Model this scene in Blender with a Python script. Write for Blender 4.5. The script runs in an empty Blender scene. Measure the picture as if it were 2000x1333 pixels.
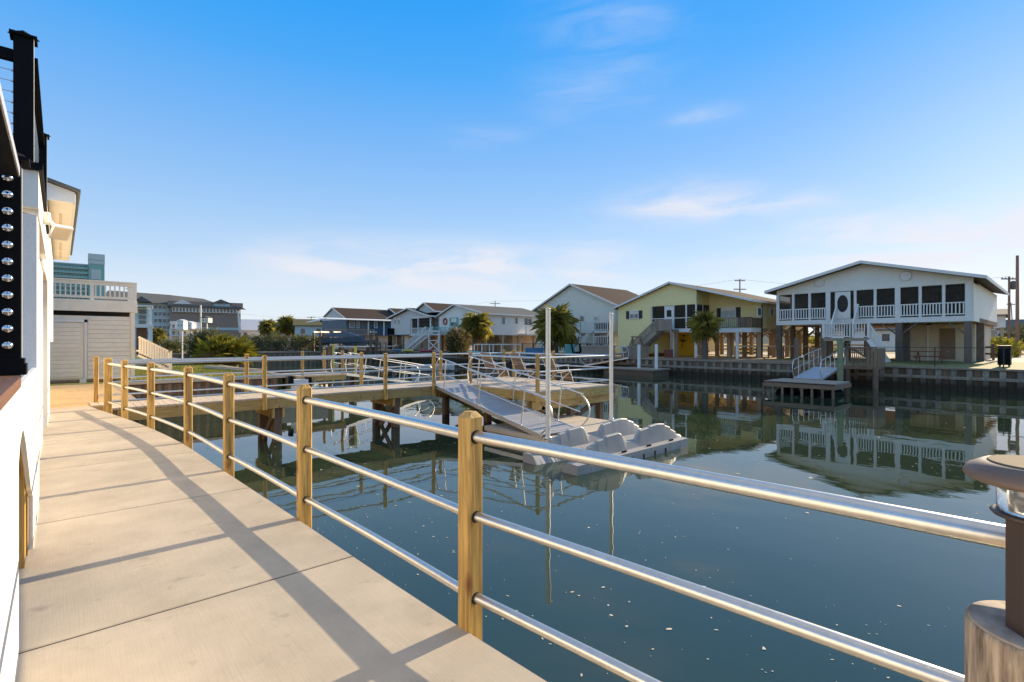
import bpy, math, random
from mathutils import Vector, Matrix
R = math.radians
sc = bpy.context.scene
C = sc.collection
random.seed(7)

# ---------------------------------------------------------------- camera, sky, sun, exposure
CAMH = 1.42
YAW = 42.0
FOC = 980.0
cam_d = bpy.data.cameras.new('camera'); cam = bpy.data.objects.new('camera', cam_d); C.objects.link(cam)
cam.location = (0, 0, CAMH); cam.rotation_euler = (R(90), 0, R(-YAW))
cam_d.sensor_width = 36; cam_d.lens = FOC/2000*36; cam_d.clip_start = 0.05; cam_d.clip_end = 6000
sc.camera = cam

SUN_EL = 18.0
SUN_AZ = 90.6            # clockwise from +Y: the sun stands across the canal
sd = bpy.data.lights.new('sun', 'SUN'); sun = bpy.data.objects.new('sun', sd); C.objects.link(sun)
sd.energy = 5.0; sd.angle = R(0.53); sd.color = (1.0, 0.81, 0.55)
sv = Vector((math.sin(R(SUN_AZ))*math.cos(R(SUN_EL)), math.cos(R(SUN_AZ))*math.cos(R(SUN_EL)), math.sin(R(SUN_EL))))
sun.rotation_euler = sv.to_track_quat('Z', 'Y').to_euler(); sun.location = (60, -10, 40)

w = bpy.data.worlds.new('World'); sc.world = w; w.use_nodes = True
nt = w.node_tree; nt.nodes.clear()
def N(tree, t, **kw):
    n = tree.nodes.new(t)
    for k, v in kw.items(): setattr(n, k, v)
    return n
out = N(nt, 'ShaderNodeOutputWorld'); bg = N(nt, 'ShaderNodeBackground'); bg.inputs[1].default_value = 0.15
sky = N(nt, 'ShaderNodeTexSky', sky_type='NISHITA'); sky.sun_disc = False
sky.sun_elevation = R(SUN_EL); sky.sun_rotation = R(SUN_AZ)
sky.altitude = 0; sky.air_density = 1.0; sky.dust_density = 0.35; sky.ozone_density = 2.4
def wm(op, a, b=None, c=None):
    n = N(nt, 'ShaderNodeMath', operation=op)
    for i, v in enumerate((a, b, c)):
        if v is None: continue
        if isinstance(v, (int, float)): n.inputs[i].default_value = v
        else: nt.links.new(v, n.inputs[i])
    return n.outputs[0]
tc = N(nt, 'ShaderNodeTexCoord'); sx = N(nt, 'ShaderNodeSeparateXYZ'); nt.links.new(tc.outputs['Generated'], sx.inputs[0])
X, Y, Z = sx.outputs
az = wm('MULTIPLY', wm('ARCTAN2', X, Y), 57.29578)          # degrees clockwise from +Y
el = wm('MULTIPLY', wm('ARCSINE', Z), 57.29578)
# deep blue at mid height fading to a pale humid horizon, same all the way round
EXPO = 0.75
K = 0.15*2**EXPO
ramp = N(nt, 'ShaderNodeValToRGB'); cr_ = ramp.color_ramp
stops = [(0,(.80,.86,.94)),(4,(.73,.83,.94)),(9,(.50,.69,.93)),(15,(.32,.57,.93)),(21,(.19,.475,.94)),(28,(.060,.40,.96)),(34,(.015,.355,.96)),(45,(.20,.40,.78)),(60,(.48,.55,.70)),(90,(.64,.67,.74))]  # top stops, above the view, made paler and brighter to lift the shade fill
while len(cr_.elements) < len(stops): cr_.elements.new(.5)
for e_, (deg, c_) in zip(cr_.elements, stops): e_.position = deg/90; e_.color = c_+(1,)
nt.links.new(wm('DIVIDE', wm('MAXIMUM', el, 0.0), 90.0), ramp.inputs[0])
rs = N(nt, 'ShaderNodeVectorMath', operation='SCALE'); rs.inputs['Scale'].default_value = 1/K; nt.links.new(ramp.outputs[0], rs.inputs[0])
# the Nishita sky with its glow round the sun, held below burn-out, laid over it
cl_ = N(nt, 'ShaderNodeVectorMath', operation='MINIMUM'); cl_.inputs[1].default_value = (14, 13, 12); nt.links.new(sky.outputs[0], cl_.inputs[0])
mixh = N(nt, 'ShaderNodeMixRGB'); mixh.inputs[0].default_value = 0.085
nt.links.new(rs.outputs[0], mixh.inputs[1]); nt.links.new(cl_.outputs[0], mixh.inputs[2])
# thin wispy clouds: noise, broken up, gathered where the photograph has banks of them
cx = N(nt, 'ShaderNodeCombineXYZ'); nt.links.new(wm('MULTIPLY', az, 0.035), cx.inputs[0]); nt.links.new(wm('MULTIPLY', el, 0.15), cx.inputs[1])
no = N(nt, 'ShaderNodeTexNoise'); no.inputs['Scale'].default_value = 2.6; no.inputs['Detail'].default_value = 8; no.inputs['Roughness'].default_value = 0.55
no.inputs['Distortion'].default_value = 0.5
nt.links.new(cx.outputs[0], no.inputs['Vector'])
def azel(px, py):
    dx = (px-1000)/FOC; dz = (667-py)/FOC
    return YAW+math.degrees(math.atan(dx)), math.degrees(math.atan(dz/math.hypot(1, dx)))
blobs = [(880, 520, 15, 2.1, 1.5), (730, 490, 5, 1.2, .4), (1330, 400, 6.5, 1.9, .9), (1520, 392, 5.5, 1.3, .9), (1880, 470, 9, 2.2, 1.9), (1640, 445, 4, 1.2, .6), (1170, 478, 4, 1.6, .35),
         (1190, 60, 7, 6, .28), (1130, 195, 5, 2.0, .2), (960, 268, 4.5, 1.0, .25), (1375, 225, 3.0, .8, .5), (620, 520, 6, 2.5, .45),
         (1500, 500, 14, 1.8, .35), (1000, 560, 22, 1.6, .45), (300, 560, 12, 2, .25), (2600, 420, 14, 3, .6), (-500, 500, 14, 2.4, .5)]
tot = None
for px, py, wa, we, st in blobs:
    a0, e0 = azel(px, py)
    if px > 2400: a0, e0 = 118, 11
    if px < -100: a0, e0 = -40, 12
    qa = wm('DIVIDE', wm('SUBTRACT', az, a0), wa); qe = wm('DIVIDE', wm('SUBTRACT', el, e0), we)
    g = wm('MULTIPLY', wm('EXPONENT', wm('MULTIPLY', wm('ADD', wm('MULTIPLY', qa, qa), wm('MULTIPLY', qe, qe)), -1.0)), st)
    tot = g if tot is None else wm('ADD', tot, g)
rm = N(nt, 'ShaderNodeMapRange'); rm.inputs[1].default_value = 0.38; rm.inputs[2].default_value = 0.68; rm.inputs[3].default_value = 0.15
nt.links.new(no.outputs['Fac'], rm.inputs[0])
cl = wm('MINIMUM', wm('MULTIPLY', wm('MULTIPLY', rm.outputs[0], tot), 1.0), 0.8)
mixc = N(nt, 'ShaderNodeMixRGB'); mixc.inputs[2].default_value = (.88/K, .87/K, .93/K, 1)
nt.links.new(cl, mixc.inputs[0]); nt.links.new(mixh.outputs[0], mixc.inputs[1])
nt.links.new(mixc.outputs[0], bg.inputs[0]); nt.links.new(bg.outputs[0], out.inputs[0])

sc.view_settings.view_transform = 'Standard'; sc.view_settings.look = 'None'; sc.view_settings.gamma = 1
sc.view_settings.use_curve_mapping = False; sc.view_settings.exposure = EXPO
sc.render.engine = 'CYCLES'; sc.cycles.use_denoising = True
sc.cycles.max_bounces = 8; sc.cycles.transparent_max_bounces = 16; sc.cycles.caustics_reflective = False; sc.cycles.caustics_refractive = False

# ---------------------------------------------------------------- where a line of sight meets a plane
SN, CS = math.sin(R(YAW)), math.cos(R(YAW))
def depth(px, A): d = (px-1000)/FOC; return A/(CS*d+SN)
def Bv(px, A):    d = (px-1000)/FOC; z = depth(px, A); return z*(CS-SN*d)
def Zv(px, py, A): return CAMH+(667-py)/FOC*depth(px, A)
def depthb(px, B): d = (px-1000)/FOC; return B/(CS-SN*d)
def Av(px, B):    d = (px-1000)/FOC; z = depthb(px, B); return z*(CS*d+SN)
def Zb(px, py, B): return CAMH+(667-py)/FOC*depthb(px, B)
def at(px, z, zz=0.0):
    d = (px-1000)/FOC
    return Vector((z*(CS*d+SN), z*(CS-SN*d), zz))
def hgt(py, z): return CAMH+(667-py)/FOC*z

# ---------------------------------------------------------------- mesh helpers
class MB:
    def __init__(s): s.v = []; s.f = []; s.sm = []
    def add(s, vs, fs, smooth=False):
        n = len(s.v); s.v += [tuple(v) for v in vs]
        for f in fs: s.f.append(tuple(i+n for i in f)); s.sm.append(smooth)
        return s
    def box(s, x0, x1, y0, y1, z0, z1):
        vs = [(x0,y0,z0),(x1,y0,z0),(x1,y1,z0),(x0,y1,z0),(x0,y0,z1),(x1,y0,z1),(x1,y1,z1),(x0,y1,z1)]
        return s.add(vs, [(0,3,2,1),(4,5,6,7),(0,1,5,4),(1,2,6,5),(2,3,7,6),(3,0,4,7)])
    def beam(s, p, q, wd, h, up=(0,0,1)):
        p = Vector(p); q = Vector(q); d = (q-p).normalized(); up = Vector(up)
        sd = d.cross(up)
        if sd.length < 1e-4: sd = d.cross(Vector((0,1,0)))
        sd.normalize(); u = sd.cross(d).normalized()
        vs = []
        for c in (p, q):
            for a, b in ((-1,-1),(1,-1),(1,1),(-1,1)): vs.append(c+sd*a*wd/2+u*b*h/2)
        return s.add(vs, [(3,2,1,0),(4,5,6,7),(0,1,5,4),(1,2,6,5),(2,3,7,6),(3,0,4,7)])
    def tube(s, pts, r, n=10, cap=True, r2=None):
        pts = [Vector(p) for p in pts]; m = len(pts); vs = []; prev = None
        for i, p in enumerate(pts):
            t = (pts[min(i+1,m-1)]-pts[max(i-1,0)]).normalized()
            if prev is None:
                a = t.cross(Vector((0,0,1)))
                if a.length < 1e-3: a = t.cross(Vector((0,1,0)))
            else: a = prev-t*prev.dot(t)
            a.normalize(); prev = a; b = t.cross(a)
            rr = r if r2 is None else r+(r2-r)*i/(m-1)
            for k in range(n):
                th = 2*math.pi*k/n; vs.append(p+a*math.cos(th)*rr+b*math.sin(th)*rr)
        fs = [(i*n+k, i*n+(k+1)%n, (i+1)*n+(k+1)%n, (i+1)*n+k) for i in range(m-1) for k in range(n)]
        s.add(vs, fs, True)
        if cap:
            s.add([vs[k] for k in range(n)][::-1], [tuple(range(n))]); s.add([vs[(m-1)*n+k] for k in range(n)], [tuple(range(n))])
        return s
    def cyl(s, x, y, z0, z1, r, n=14, r2=None): return s.tube([(x,y,z0),(x,y,z1)], r, n, True, r2)
    def prism(s, poly, axis, a0, a1):
        """polygon in the two other axes, extruded along axis from a0 to a1"""
        n = len(poly)
        def P(u, v, t): return {'x': (t,u,v), 'y': (u,t,v), 'z': (u,v,t)}[axis]
        vs = [P(u,v,a0) for u, v in poly]+[P(u,v,a1) for u, v in poly]
        fs = [tuple(range(n))[::-1], tuple(range(n,2*n))]+[(i,(i+1)%n,(i+1)%n+n,i+n) for i in range(n)]
        return s.add(vs, fs)
    def lathe(s, prof, cx=0, cy=0, n=20, smooth=True):
        vs = []
        for r, z in prof:
            for k in range(n): vs.append((cx+r*math.cos(2*math.pi*k/n), cy+r*math.sin(2*math.pi*k/n), z))
        fs = [(i*n+k, i*n+(k+1)%n, (i+1)*n+(k+1)%n, (i+1)*n+k) for i in range(len(prof)-1) for k in range(n)]
        fs += [tuple(range(n))[::-1], tuple(range((len(prof)-1)*n, len(prof)*n))]
        return s.add(vs, fs, smooth)
    def post(s, cx, cy, z0, z1, wd, ch=.012, top=.025, ang=0):
        """square timber with eased edges and a bevelled top"""
        h = wd/2; vs = []
        def ring(hh, c, z):
            q = [(hh-c,-hh),(hh,-hh+c),(hh,hh-c),(hh-c,hh),(-hh+c,hh),(-hh,hh-c),(-hh,-hh+c),(-hh+c,-hh)]
            ca, sa = math.cos(ang), math.sin(ang)
            return [(cx+x*ca-y*sa, cy+x*sa+y*ca, z) for x, y in q]
        for hh, c, z in ((h,ch,z0),(h,ch,z1-top),(h-top*.8,ch*.8,z1)): vs += ring(hh,c,z)
        fs = [(i*8+k, i*8+(k+1)%8, (i+1)*8+(k+1)%8, (i+1)*8+k) for i in range(2) for k in range(8)]
        fs += [tuple(range(8))[::-1], tuple(range(16,24))]
        return s.add(vs, fs)
    def mesh(s, name, off=(0,0,0)):
        me = bpy.data.meshes.new(name); o = Vector(off)
        me.from_pydata([tuple(Vector(v)-o) for v in s.v], [], s.f)
        me.polygons.foreach_set('use_smooth', s.sm); me.update()
        return me

def props(o, label=None, cat=None, group=None, kind=None):
    for k, v in (('label',label),('category',cat),('group',group),('kind',kind)):
        if v: o[k] = v
    return o
def thing(name, loc, label, cat, group=None, rz=0):
    o = bpy.data.objects.new(name, None); C.objects.link(o); o.location = loc; o.rotation_euler = (0,0,rz)
    o.empty_display_size = .2
    return props(o, label, cat, group)
def wloc(o):
    v = Vector(o.location); p = o.parent
    while p: v = v+Vector(p.location); p = p.parent
    return v
def part(name, mb, m, root, local=False, label=None, kind=None):
    """a mesh object under root; its mesh is given in world coordinates unless local"""
    if isinstance(mb, MB): me = mb.mesh(name, (0,0,0) if local else wloc(root)); me.materials.append(m)
    else: me = mb
    o = bpy.data.objects.new(name, me); C.objects.link(o); o.parent = root
    return props(o, label, None, None, kind)
def solo(name, mb, m, label, cat, group=None, kind=None):
    xs = [v[0] for v in mb.v]; ys = [v[1] for v in mb.v]; zs = [v[2] for v in mb.v]
    c = ((min(xs)+max(xs))/2, (min(ys)+max(ys))/2, min(zs))
    me = mb.mesh(name, c); me.materials.append(m); o = bpy.data.objects.new(name, me); C.objects.link(o); o.location = c
    return props(o, label, cat, group, kind)
def struct(name, mb, m): return solo(name, mb, m, None, None, None, 'structure')
def dup(root, loc, rz=None, label=None, group=None, scale=None):
    r = root.copy(); C.objects.link(r); r.location = loc
    if rz is not None: r.rotation_euler = (0,0,rz)
    if label: r['label'] = label
    if group: r['group'] = group
    if scale: r.scale = scale
    for ch in list(root.children):
        c = ch.copy(); C.objects.link(c); c.parent = r
        for g in ch.children:
            d = g.copy(); C.objects.link(d); d.parent = c
    return r

# ---------------------------------------------------------------- materials
def mat(name, col, rough=.6, metal=0, var=.15, scale=6, stretch=(1,1,1), bump=.0, lap=0, col2=None, f2=.5, blotch=0, lapaxis=2, spec=.5, trans=0, per=.0):
    m = bpy.data.materials.new(name); m.use_nodes = True; t = m.node_tree; b = t.nodes['Principled BSDF']
    L = t.links.new
    co = N(t, 'ShaderNodeTexCoord'); oi = N(t, 'ShaderNodeObjectInfo')
    mp = N(t, 'ShaderNodeMapping'); mp.inputs['Scale'].default_value = stretch; L(co.outputs['Object'], mp.inputs[0])
    vm = N(t, 'ShaderNodeVectorMath', operation='ADD'); L(mp.outputs[0], vm.inputs[0])
    sc3 = N(t, 'ShaderNodeVectorMath', operation='SCALE'); sc3.inputs[0].default_value = (37, 19, 53); L(oi.outputs['Random'], sc3.inputs['Scale']); L(sc3.outputs[0], vm.inputs[1])
    n1 = N(t, 'ShaderNodeTexNoise'); n1.inputs['Scale'].default_value = scale; n1.inputs['Detail'].default_value = 6; n1.inputs['Roughness'].default_value = .6
    L(vm.outputs[0], n1.inputs['Vector'])
    c1 = tuple(max(0,x*(1-var)) for x in col)+(1,); c2 = tuple(min(1,x*(1+var)) for x in (col2 or col))+(1,)
    rp = N(t, 'ShaderNodeValToRGB'); rp.color_ramp.elements[0].color = c1; rp.color_ramp.elements[1].color = c2
    rp.color_ramp.elements[0].position = .3; rp.color_ramp.elements[1].position = .7
    L(n1.outputs['Fac'], rp.inputs[0]); colout = rp.outputs[0]
    if blotch:
        n2 = N(t, 'ShaderNodeTexNoise'); n2.inputs['Scale'].default_value = 1.1; n2.inputs['Detail'].default_value = 5; n2.inputs['Roughness'].default_value = .65
        L(vm.outputs[0], n2.inputs['Vector'])
        mr = N(t, 'ShaderNodeMapRange'); mr.inputs[1].default_value = .35; mr.inputs[2].default_value = .65; mr.inputs[3].default_value = 1-blotch; mr.inputs[4].default_value = 1+blotch*.4
        L(n2.outputs['Fac'], mr.inputs[0])
        mx = N(t, 'ShaderNodeVectorMath', operation='SCALE'); L(colout, mx.inputs[0]); L(mr.outputs[0], mx.inputs['Scale']); colout = mx.outputs[0]
    if per:
        mr = N(t, 'ShaderNodeMapRange'); mr.inputs[3].default_value = 1-per; mr.inputs[4].default_value = 1+per; L(oi.outputs['Random'], mr.inputs[0])
        mx = N(t, 'ShaderNodeVectorMath', operation='SCALE'); L(colout, mx.inputs[0]); L(mr.outputs[0], mx.inputs['Scale']); colout = mx.outputs[0]
    L(colout, b.inputs['Base Color'])
    b.inputs['Roughness'].default_value = rough; b.inputs['Metallic'].default_value = metal
    b.inputs['Specular IOR Level'].default_value = spec
    h = None
    if bump:
        bp = N(t, 'ShaderNodeBump'); bp.inputs['Strength'].default_value = bump; bp.inputs['Distance'].default_value = .01
        L(n1.outputs['Fac'], bp.inputs['Height']); L(bp.outputs[0], b.inputs['Normal']); h = bp
    if lap:
        s3 = N(t, 'ShaderNodeSeparateXYZ'); L(co.outputs['Object'], s3.inputs[0])
        md = N(t, 'ShaderNodeMath', operation='DIVIDE'); L(s3.outputs[lapaxis], md.inputs[0]); md.inputs[1].default_value = lap
        fr = N(t, 'ShaderNodeMath', operation='FRACT'); L(md.outputs[0], fr.inputs[0])
        iv = N(t, 'ShaderNodeMath', operation='SUBTRACT'); iv.inputs[0].default_value = 1; L(fr.outputs[0], iv.inputs[1])
        b2 = N(t, 'ShaderNodeBump'); b2.inputs['Strength'].default_value = .9; b2.inputs['Distance'].default_value = .018
        L(iv.outputs[0], b2.inputs['Height'])
        if h: L(h.outputs[0], b2.inputs['Normal'])
        L(b2.outputs[0], b.inputs['Normal'])
    if trans:
        tr = N(t, 'ShaderNodeBsdfTranslucent'); L(colout, tr.inputs[0]); ms = N(t, 'ShaderNodeMixShader'); ms.inputs[0].default_value = trans
        o = t.nodes['Material Output']; L(b.outputs[0], ms.inputs[1]); L(tr.outputs[0], ms.inputs[2]); L(ms.outputs[0], o.inputs[0])
    return m

def knotty(m, amount=.55):
    """dark knots on timber"""
    t = m.node_tree; b = t.nodes['Principled BSDF']; L = t.links.new
    src = b.inputs['Base Color'].links[0].from_socket
    co = N(t, 'ShaderNodeTexCoord'); oi = N(t, 'ShaderNodeObjectInfo')
    mp = N(t, 'ShaderNodeMapping'); mp.inputs['Scale'].default_value = (9, 9, 3.2); L(co.outputs['Object'], mp.inputs[0])
    sc3 = N(t, 'ShaderNodeVectorMath', operation='SCALE'); sc3.inputs[0].default_value = (11, 7, 23); L(oi.outputs['Random'], sc3.inputs['Scale'])
    va = N(t, 'ShaderNodeVectorMath', operation='ADD'); L(mp.outputs[0], va.inputs[0]); L(sc3.outputs[0], va.inputs[1])
    vo = N(t, 'ShaderNodeTexVoronoi'); vo.inputs['Scale'].default_value = 1; L(va.outputs[0], vo.inputs['Vector'])
    mr = N(t, 'ShaderNodeMapRange'); mr.inputs[1].default_value = .06; mr.inputs[2].default_value = .25; mr.inputs[3].default_value = 1-amount; mr.inputs[4].default_value = 1; L(vo.outputs['Distance'], mr.inputs[0])
    mx = N(t, 'ShaderNodeMixRGB', blend_type='MULTIPLY'); mx.inputs[0].default_value = 1; L(src, mx.inputs[1])
    cr = N(t, 'ShaderNodeCombineXYZ'); L(mr.outputs[0], cr.inputs[0])
    p = N(t, 'ShaderNodeMath', operation='POWER'); L(mr.outputs[0], p.inputs[0]); p.inputs[1].default_value = 1.5; L(p.outputs[0], cr.inputs[1]); L(p.outputs[0], cr.inputs[2])
    L(cr.outputs[0], mx.inputs[2]); L(mx.outputs[0], b.inputs['Base Color'])
    return m

M = {}
M['pine'] = knotty(mat('treated pine upright', (.36,.205,.050), .62, var=.38, scale=5, stretch=(9,9,.5), bump=.3, col2=(.52,.315,.085), per=.12))
M['pine_x'] = knotty(mat('treated pine along x', (.45,.28,.09), .66, var=.26, scale=5, stretch=(.5,9,9), bump=.2, col2=(.56,.38,.14), per=.14))
M['pine_y'] = knotty(mat('treated pine along y', (.47,.28,.07), .66, var=.26, scale=5, stretch=(9,.5,9), bump=.2, col2=(.58,.38,.11), per=.14))
M['deck'] = mat('pale deck boards', (.52,.42,.31), .7, var=.18, scale=5, stretch=(9,.6,9), bump=.15, col2=(.62,.52,.40), per=.10)
M['alu'] = mat('brushed aluminium', (.70,.675,.63), .34, 1, var=.07, scale=30, stretch=(1,1,1), bump=.04)
M['alu_matte'] = mat('dull aluminium', (.74,.72,.68), .42, .85, var=.08, scale=20)
M['gang'] = mat('grey gangway planks', (.36,.36,.37), .6, .2, var=.14, scale=12, bump=.1, per=.06)
M['stucco'] = mat('white painted stucco', (.80,.78,.74), .75, var=.04, scale=60, bump=.25, blotch=.04)
M['white'] = mat('white paint', (.82,.79,.73), .5, var=.05, scale=5)
M['cream'] = mat('cream painted boards', (.92,.80,.63), .55, var=.05, scale=4, blotch=.05, per=.03)
M['black'] = mat('black composite', (.006,.006,.007), .7, var=.2, scale=30, bump=.05, spec=.12)
M['brown_cap'] = mat('reddish brown composite board', (.17,.085,.055), .5, var=.2, scale=8, stretch=(8,.6,8), bump=.1)
M['steel'] = mat('polished steel', (.75,.75,.76), .16, 1, var=.04, scale=10)
M['dark'] = mat('dark gap', (.02,.018,.016), .8)
M['plastic'] = mat('pale grey float plastic', (.36,.35,.335), .5, var=.05, scale=9, bump=.08, blotch=.06)
M['floatside'] = mat('weathered float panel', (.42,.36,.31), .65, var=.12, scale=4, blotch=.15)
M['pole'] = mat('white plastic pipe', (.88,.80,.66), .4, var=.06, scale=4, stretch=(1,1,.3))
M['greypile'] = mat('weathered round piling', (.22,.155,.10), .85, var=.5, scale=6, stretch=(9,9,1.1), bump=.8, col2=(.40,.30,.20))
M['endgrain'] = mat('sawn piling end', (.24,.19,.15), .85, var=.35, scale=14, bump=.6, col2=(.34,.27,.21))
M['oldwood'] = mat('weathered brown timber', (.20,.125,.075), .8, var=.3, scale=4, stretch=(3,3,.6), bump=.3, per=.15)
M['oldwood_h'] = mat('weathered brown planks', (.27,.175,.105), .8, var=.25, scale=4, stretch=(1,1,4), bump=.2, per=.15)
M['graywood'] = mat('grey weathered timber', (.34,.275,.205), .85, var=.25, scale=5, stretch=(3,3,.7), bump=.3, per=.12)
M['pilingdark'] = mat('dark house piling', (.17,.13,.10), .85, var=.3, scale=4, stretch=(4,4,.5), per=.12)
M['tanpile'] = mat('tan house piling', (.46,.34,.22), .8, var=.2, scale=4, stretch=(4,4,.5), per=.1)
M['screen'] = mat('insect screen', (.045,.035,.025), .9, var=.25, scale=3)
def seethrough(m, f):
    t = m.node_tree; o = t.nodes['Material Output']; src = o.inputs[0].links[0].from_socket
    tr = N(t, 'ShaderNodeBsdfTransparent'); ms = N(t, 'ShaderNodeMixShader'); ms.inputs[0].default_value = f
    t.links.new(src, ms.inputs[1]); t.links.new(tr.outputs[0], ms.inputs[2]); t.links.new(ms.outputs[0], o.inputs[0])
seethrough(M['screen'], .38)
M['glass'] = mat('window glass', (.05,.065,.075), .06, 0, var=.3, scale=1, spec=.8, per=.6)
M['glass_light'] = mat('pale window glass', (.22,.27,.30), .08, 0, var=.25, scale=1, spec=.8)
M['lawn'] = mat('lawn grass', (.10,.125,.03), .9, var=.45, scale=9, bump=.6, col2=(.20,.20,.055), blotch=.3)
M['sand'] = mat('sandy ground', (.52,.36,.18), .9, var=.15, scale=7, bump=.3, blotch=.12)
M['road'] = mat('pale street and gravel', (.38,.32,.25), .9, var=.15, scale=3, bump=.2, blotch=.15)
M['soil'] = mat('dry ground', (.20,.155,.09), .95, var=.35, scale=3, bump=.4, blotch=.3)
M['roof_brown'] = mat('brown shingles', (.075,.052,.04), .9, var=.22, scale=8, stretch=(1,1,1), bump=.5, lap=.14, spec=.08)
M['roof_grey'] = mat('grey shingles', (.15,.145,.135), .9, var=.18, scale=8, bump=.4, lap=.14, spec=.08)
M['roof_dark'] = mat('dark grey shingles', (.16,.155,.14), .9, var=.2, scale=4, bump=.4, lap=.2, spec=.08)
M['metalroof'] = mat('white metal roofing', (.70,.70,.70), .4, .3, var=.05, scale=3)
M['sid_white'] = mat('white lap siding', (.88,.81,.69), .55, var=.03, scale=3, lap=.17, blotch=.03)
M['sid_green'] = mat('pale grey green siding', (.80,.75,.60), .6, var=.03, scale=3, lap=.17)
M['sid_yellow'] = mat('pale yellow siding', (.95,.79,.36), .6, var=.03, scale=3, lap=.17)
M['sid_grey'] = mat('light grey board siding', (.72,.68,.62), .6, var=.04, scale=3, lap=.3, lapaxis=1)
M['sid_blue'] = mat('navy blue siding', (.02,.085,.16), .6, var=.08, scale=3, lap=.17)
M['sid_slate'] = mat('slate blue siding', (.12,.15,.18), .6, var=.06, scale=3, lap=.17)
M['sid_mint'] = mat('mint siding', (.50,.62,.60), .6, var=.05, scale=3, lap=.17)
M['gold'] = mat('golden yellow paint', (.95,.60,.035), .6, var=.04, scale=3, blotch=.06)
M['tanwall'] = mat('tan rendered wall', (.72,.57,.39), .8, var=.06, scale=3, blotch=.08)
M['tealhotel'] = mat('sea green hotel wall', (.24,.46,.41), .7, var=.06, scale=.3)
M['palehotel'] = mat('pale mint hotel band', (.55,.62,.58), .7, var=.05, scale=.3)
M['brick'] = mat('brown shingle wall', (.34,.25,.19), .85, var=.15, scale=3, lap=.25)
M['shutter'] = mat('dark brown shutter', (.035,.028,.025), .6)
M['teal'] = mat('turquoise paint', (.14,.42,.40), .5)
M['bluepl'] = mat('blue plastic', (.06,.20,.38), .4)
M['redpl'] = mat('red plastic', (.40,.06,.08), .4)
M['yellowpl'] = mat('yellow pile guard', (.62,.54,.10), .5)
M['fence_black'] = mat('black metal fence', (.015,.015,.015), .5)
M['frond'] = mat('palm frond', (.22,.235,.05), .5, var=.35, scale=3, col2=(.46,.38,.09), trans=.5, per=.35)
M['frond_dry'] = mat('dry palm frond', (.30,.17,.05), .7, var=.3, scale=3, trans=.3, per=.3)
M['trunk'] = mat('palm trunk', (.17,.13,.10), .95, var=.4, scale=12, bump=1, stretch=(1,1,2.5))
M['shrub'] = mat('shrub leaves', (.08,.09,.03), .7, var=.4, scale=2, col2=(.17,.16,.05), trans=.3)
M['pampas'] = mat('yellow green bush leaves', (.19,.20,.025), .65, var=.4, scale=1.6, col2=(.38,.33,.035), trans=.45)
M['foam'] = mat('pale foam', (.55,.52,.42), .8, var=.2, scale=8)
M['boat_white'] = mat('white hull', (.72,.72,.72), .3, var=.05, scale=3)
M['boat_grey'] = mat('blue grey cover', (.14,.17,.20), .7, var=.2, scale=3)

M['pilegreen'] = mat('greenish treated pile', (.24,.27,.15), .8, var=.2, scale=4, stretch=(4,4,.6))
M['redwood'] = mat('red brown stained wood', (.20,.06,.04), .7, var=.15, scale=4)
M['roof_olive'] = mat('olive brown shingles', (.16,.14,.07), .9, var=.2, scale=8, bump=.4, lap=.14, spec=.08)
M['shrub2'] = mat('warm shrub leaves', (.10,.09,.03), .7, var=.4, scale=2, col2=(.20,.15,.05), trans=.35)
M['tanpolewood'] = mat('utility pole wood', (.24,.15,.10), .85, var=.2, scale=4, stretch=(4,4,.5))
def tide(m, z0=-.95, z1=-.35, k=.28):
    """wet, algae-dark band just above the water line"""
    t = m.node_tree; b = t.nodes['Principled BSDF']; L = t.links.new; src = b.inputs['Base Color'].links[0].from_socket
    co = N(t, 'ShaderNodeTexCoord'); s3 = N(t, 'ShaderNodeSeparateXYZ'); L(co.outputs['Object'], s3.inputs[0])
    n = N(t, 'ShaderNodeTexNoise'); n.inputs['Scale'].default_value = 2.5; n.inputs['Detail'].default_value = 5; L(co.outputs['Object'], n.inputs['Vector'])
    ad = N(t, 'ShaderNodeMath', operation='MULTIPLY_ADD'); L(n.outputs['Fac'], ad.inputs[0]); ad.inputs[1].default_value = .5; L(s3.outputs[2], ad.inputs[2])
    mr = N(t, 'ShaderNodeMapRange'); mr.inputs[1].default_value = z0+.25; mr.inputs[2].default_value = z1+.25; mr.inputs[3].default_value = 1; mr.inputs[4].default_value = 0; L(ad.outputs[0], mr.inputs[0])
    mx = N(t, 'ShaderNodeMixRGB'); mx.inputs[2].default_value = (.055*k/.28,.035*k/.28,.018*k/.28,1); L(mr.outputs[0], mx.inputs[0]); L(src, mx.inputs[1]); L(mx.outputs[0], b.inputs['Base Color'])
    return m
M['sea_plank'] = tide(mat('sea wall planks', (.19,.125,.075), .85, var=.3, scale=2.2, stretch=(3,3,.6), bump=.3, per=.35))
M['sea_batten'] = tide(mat('sea wall battens', (.30,.25,.19), .85, var=.3, scale=3, stretch=(3,3,.5), bump=.3, per=.3))
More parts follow.
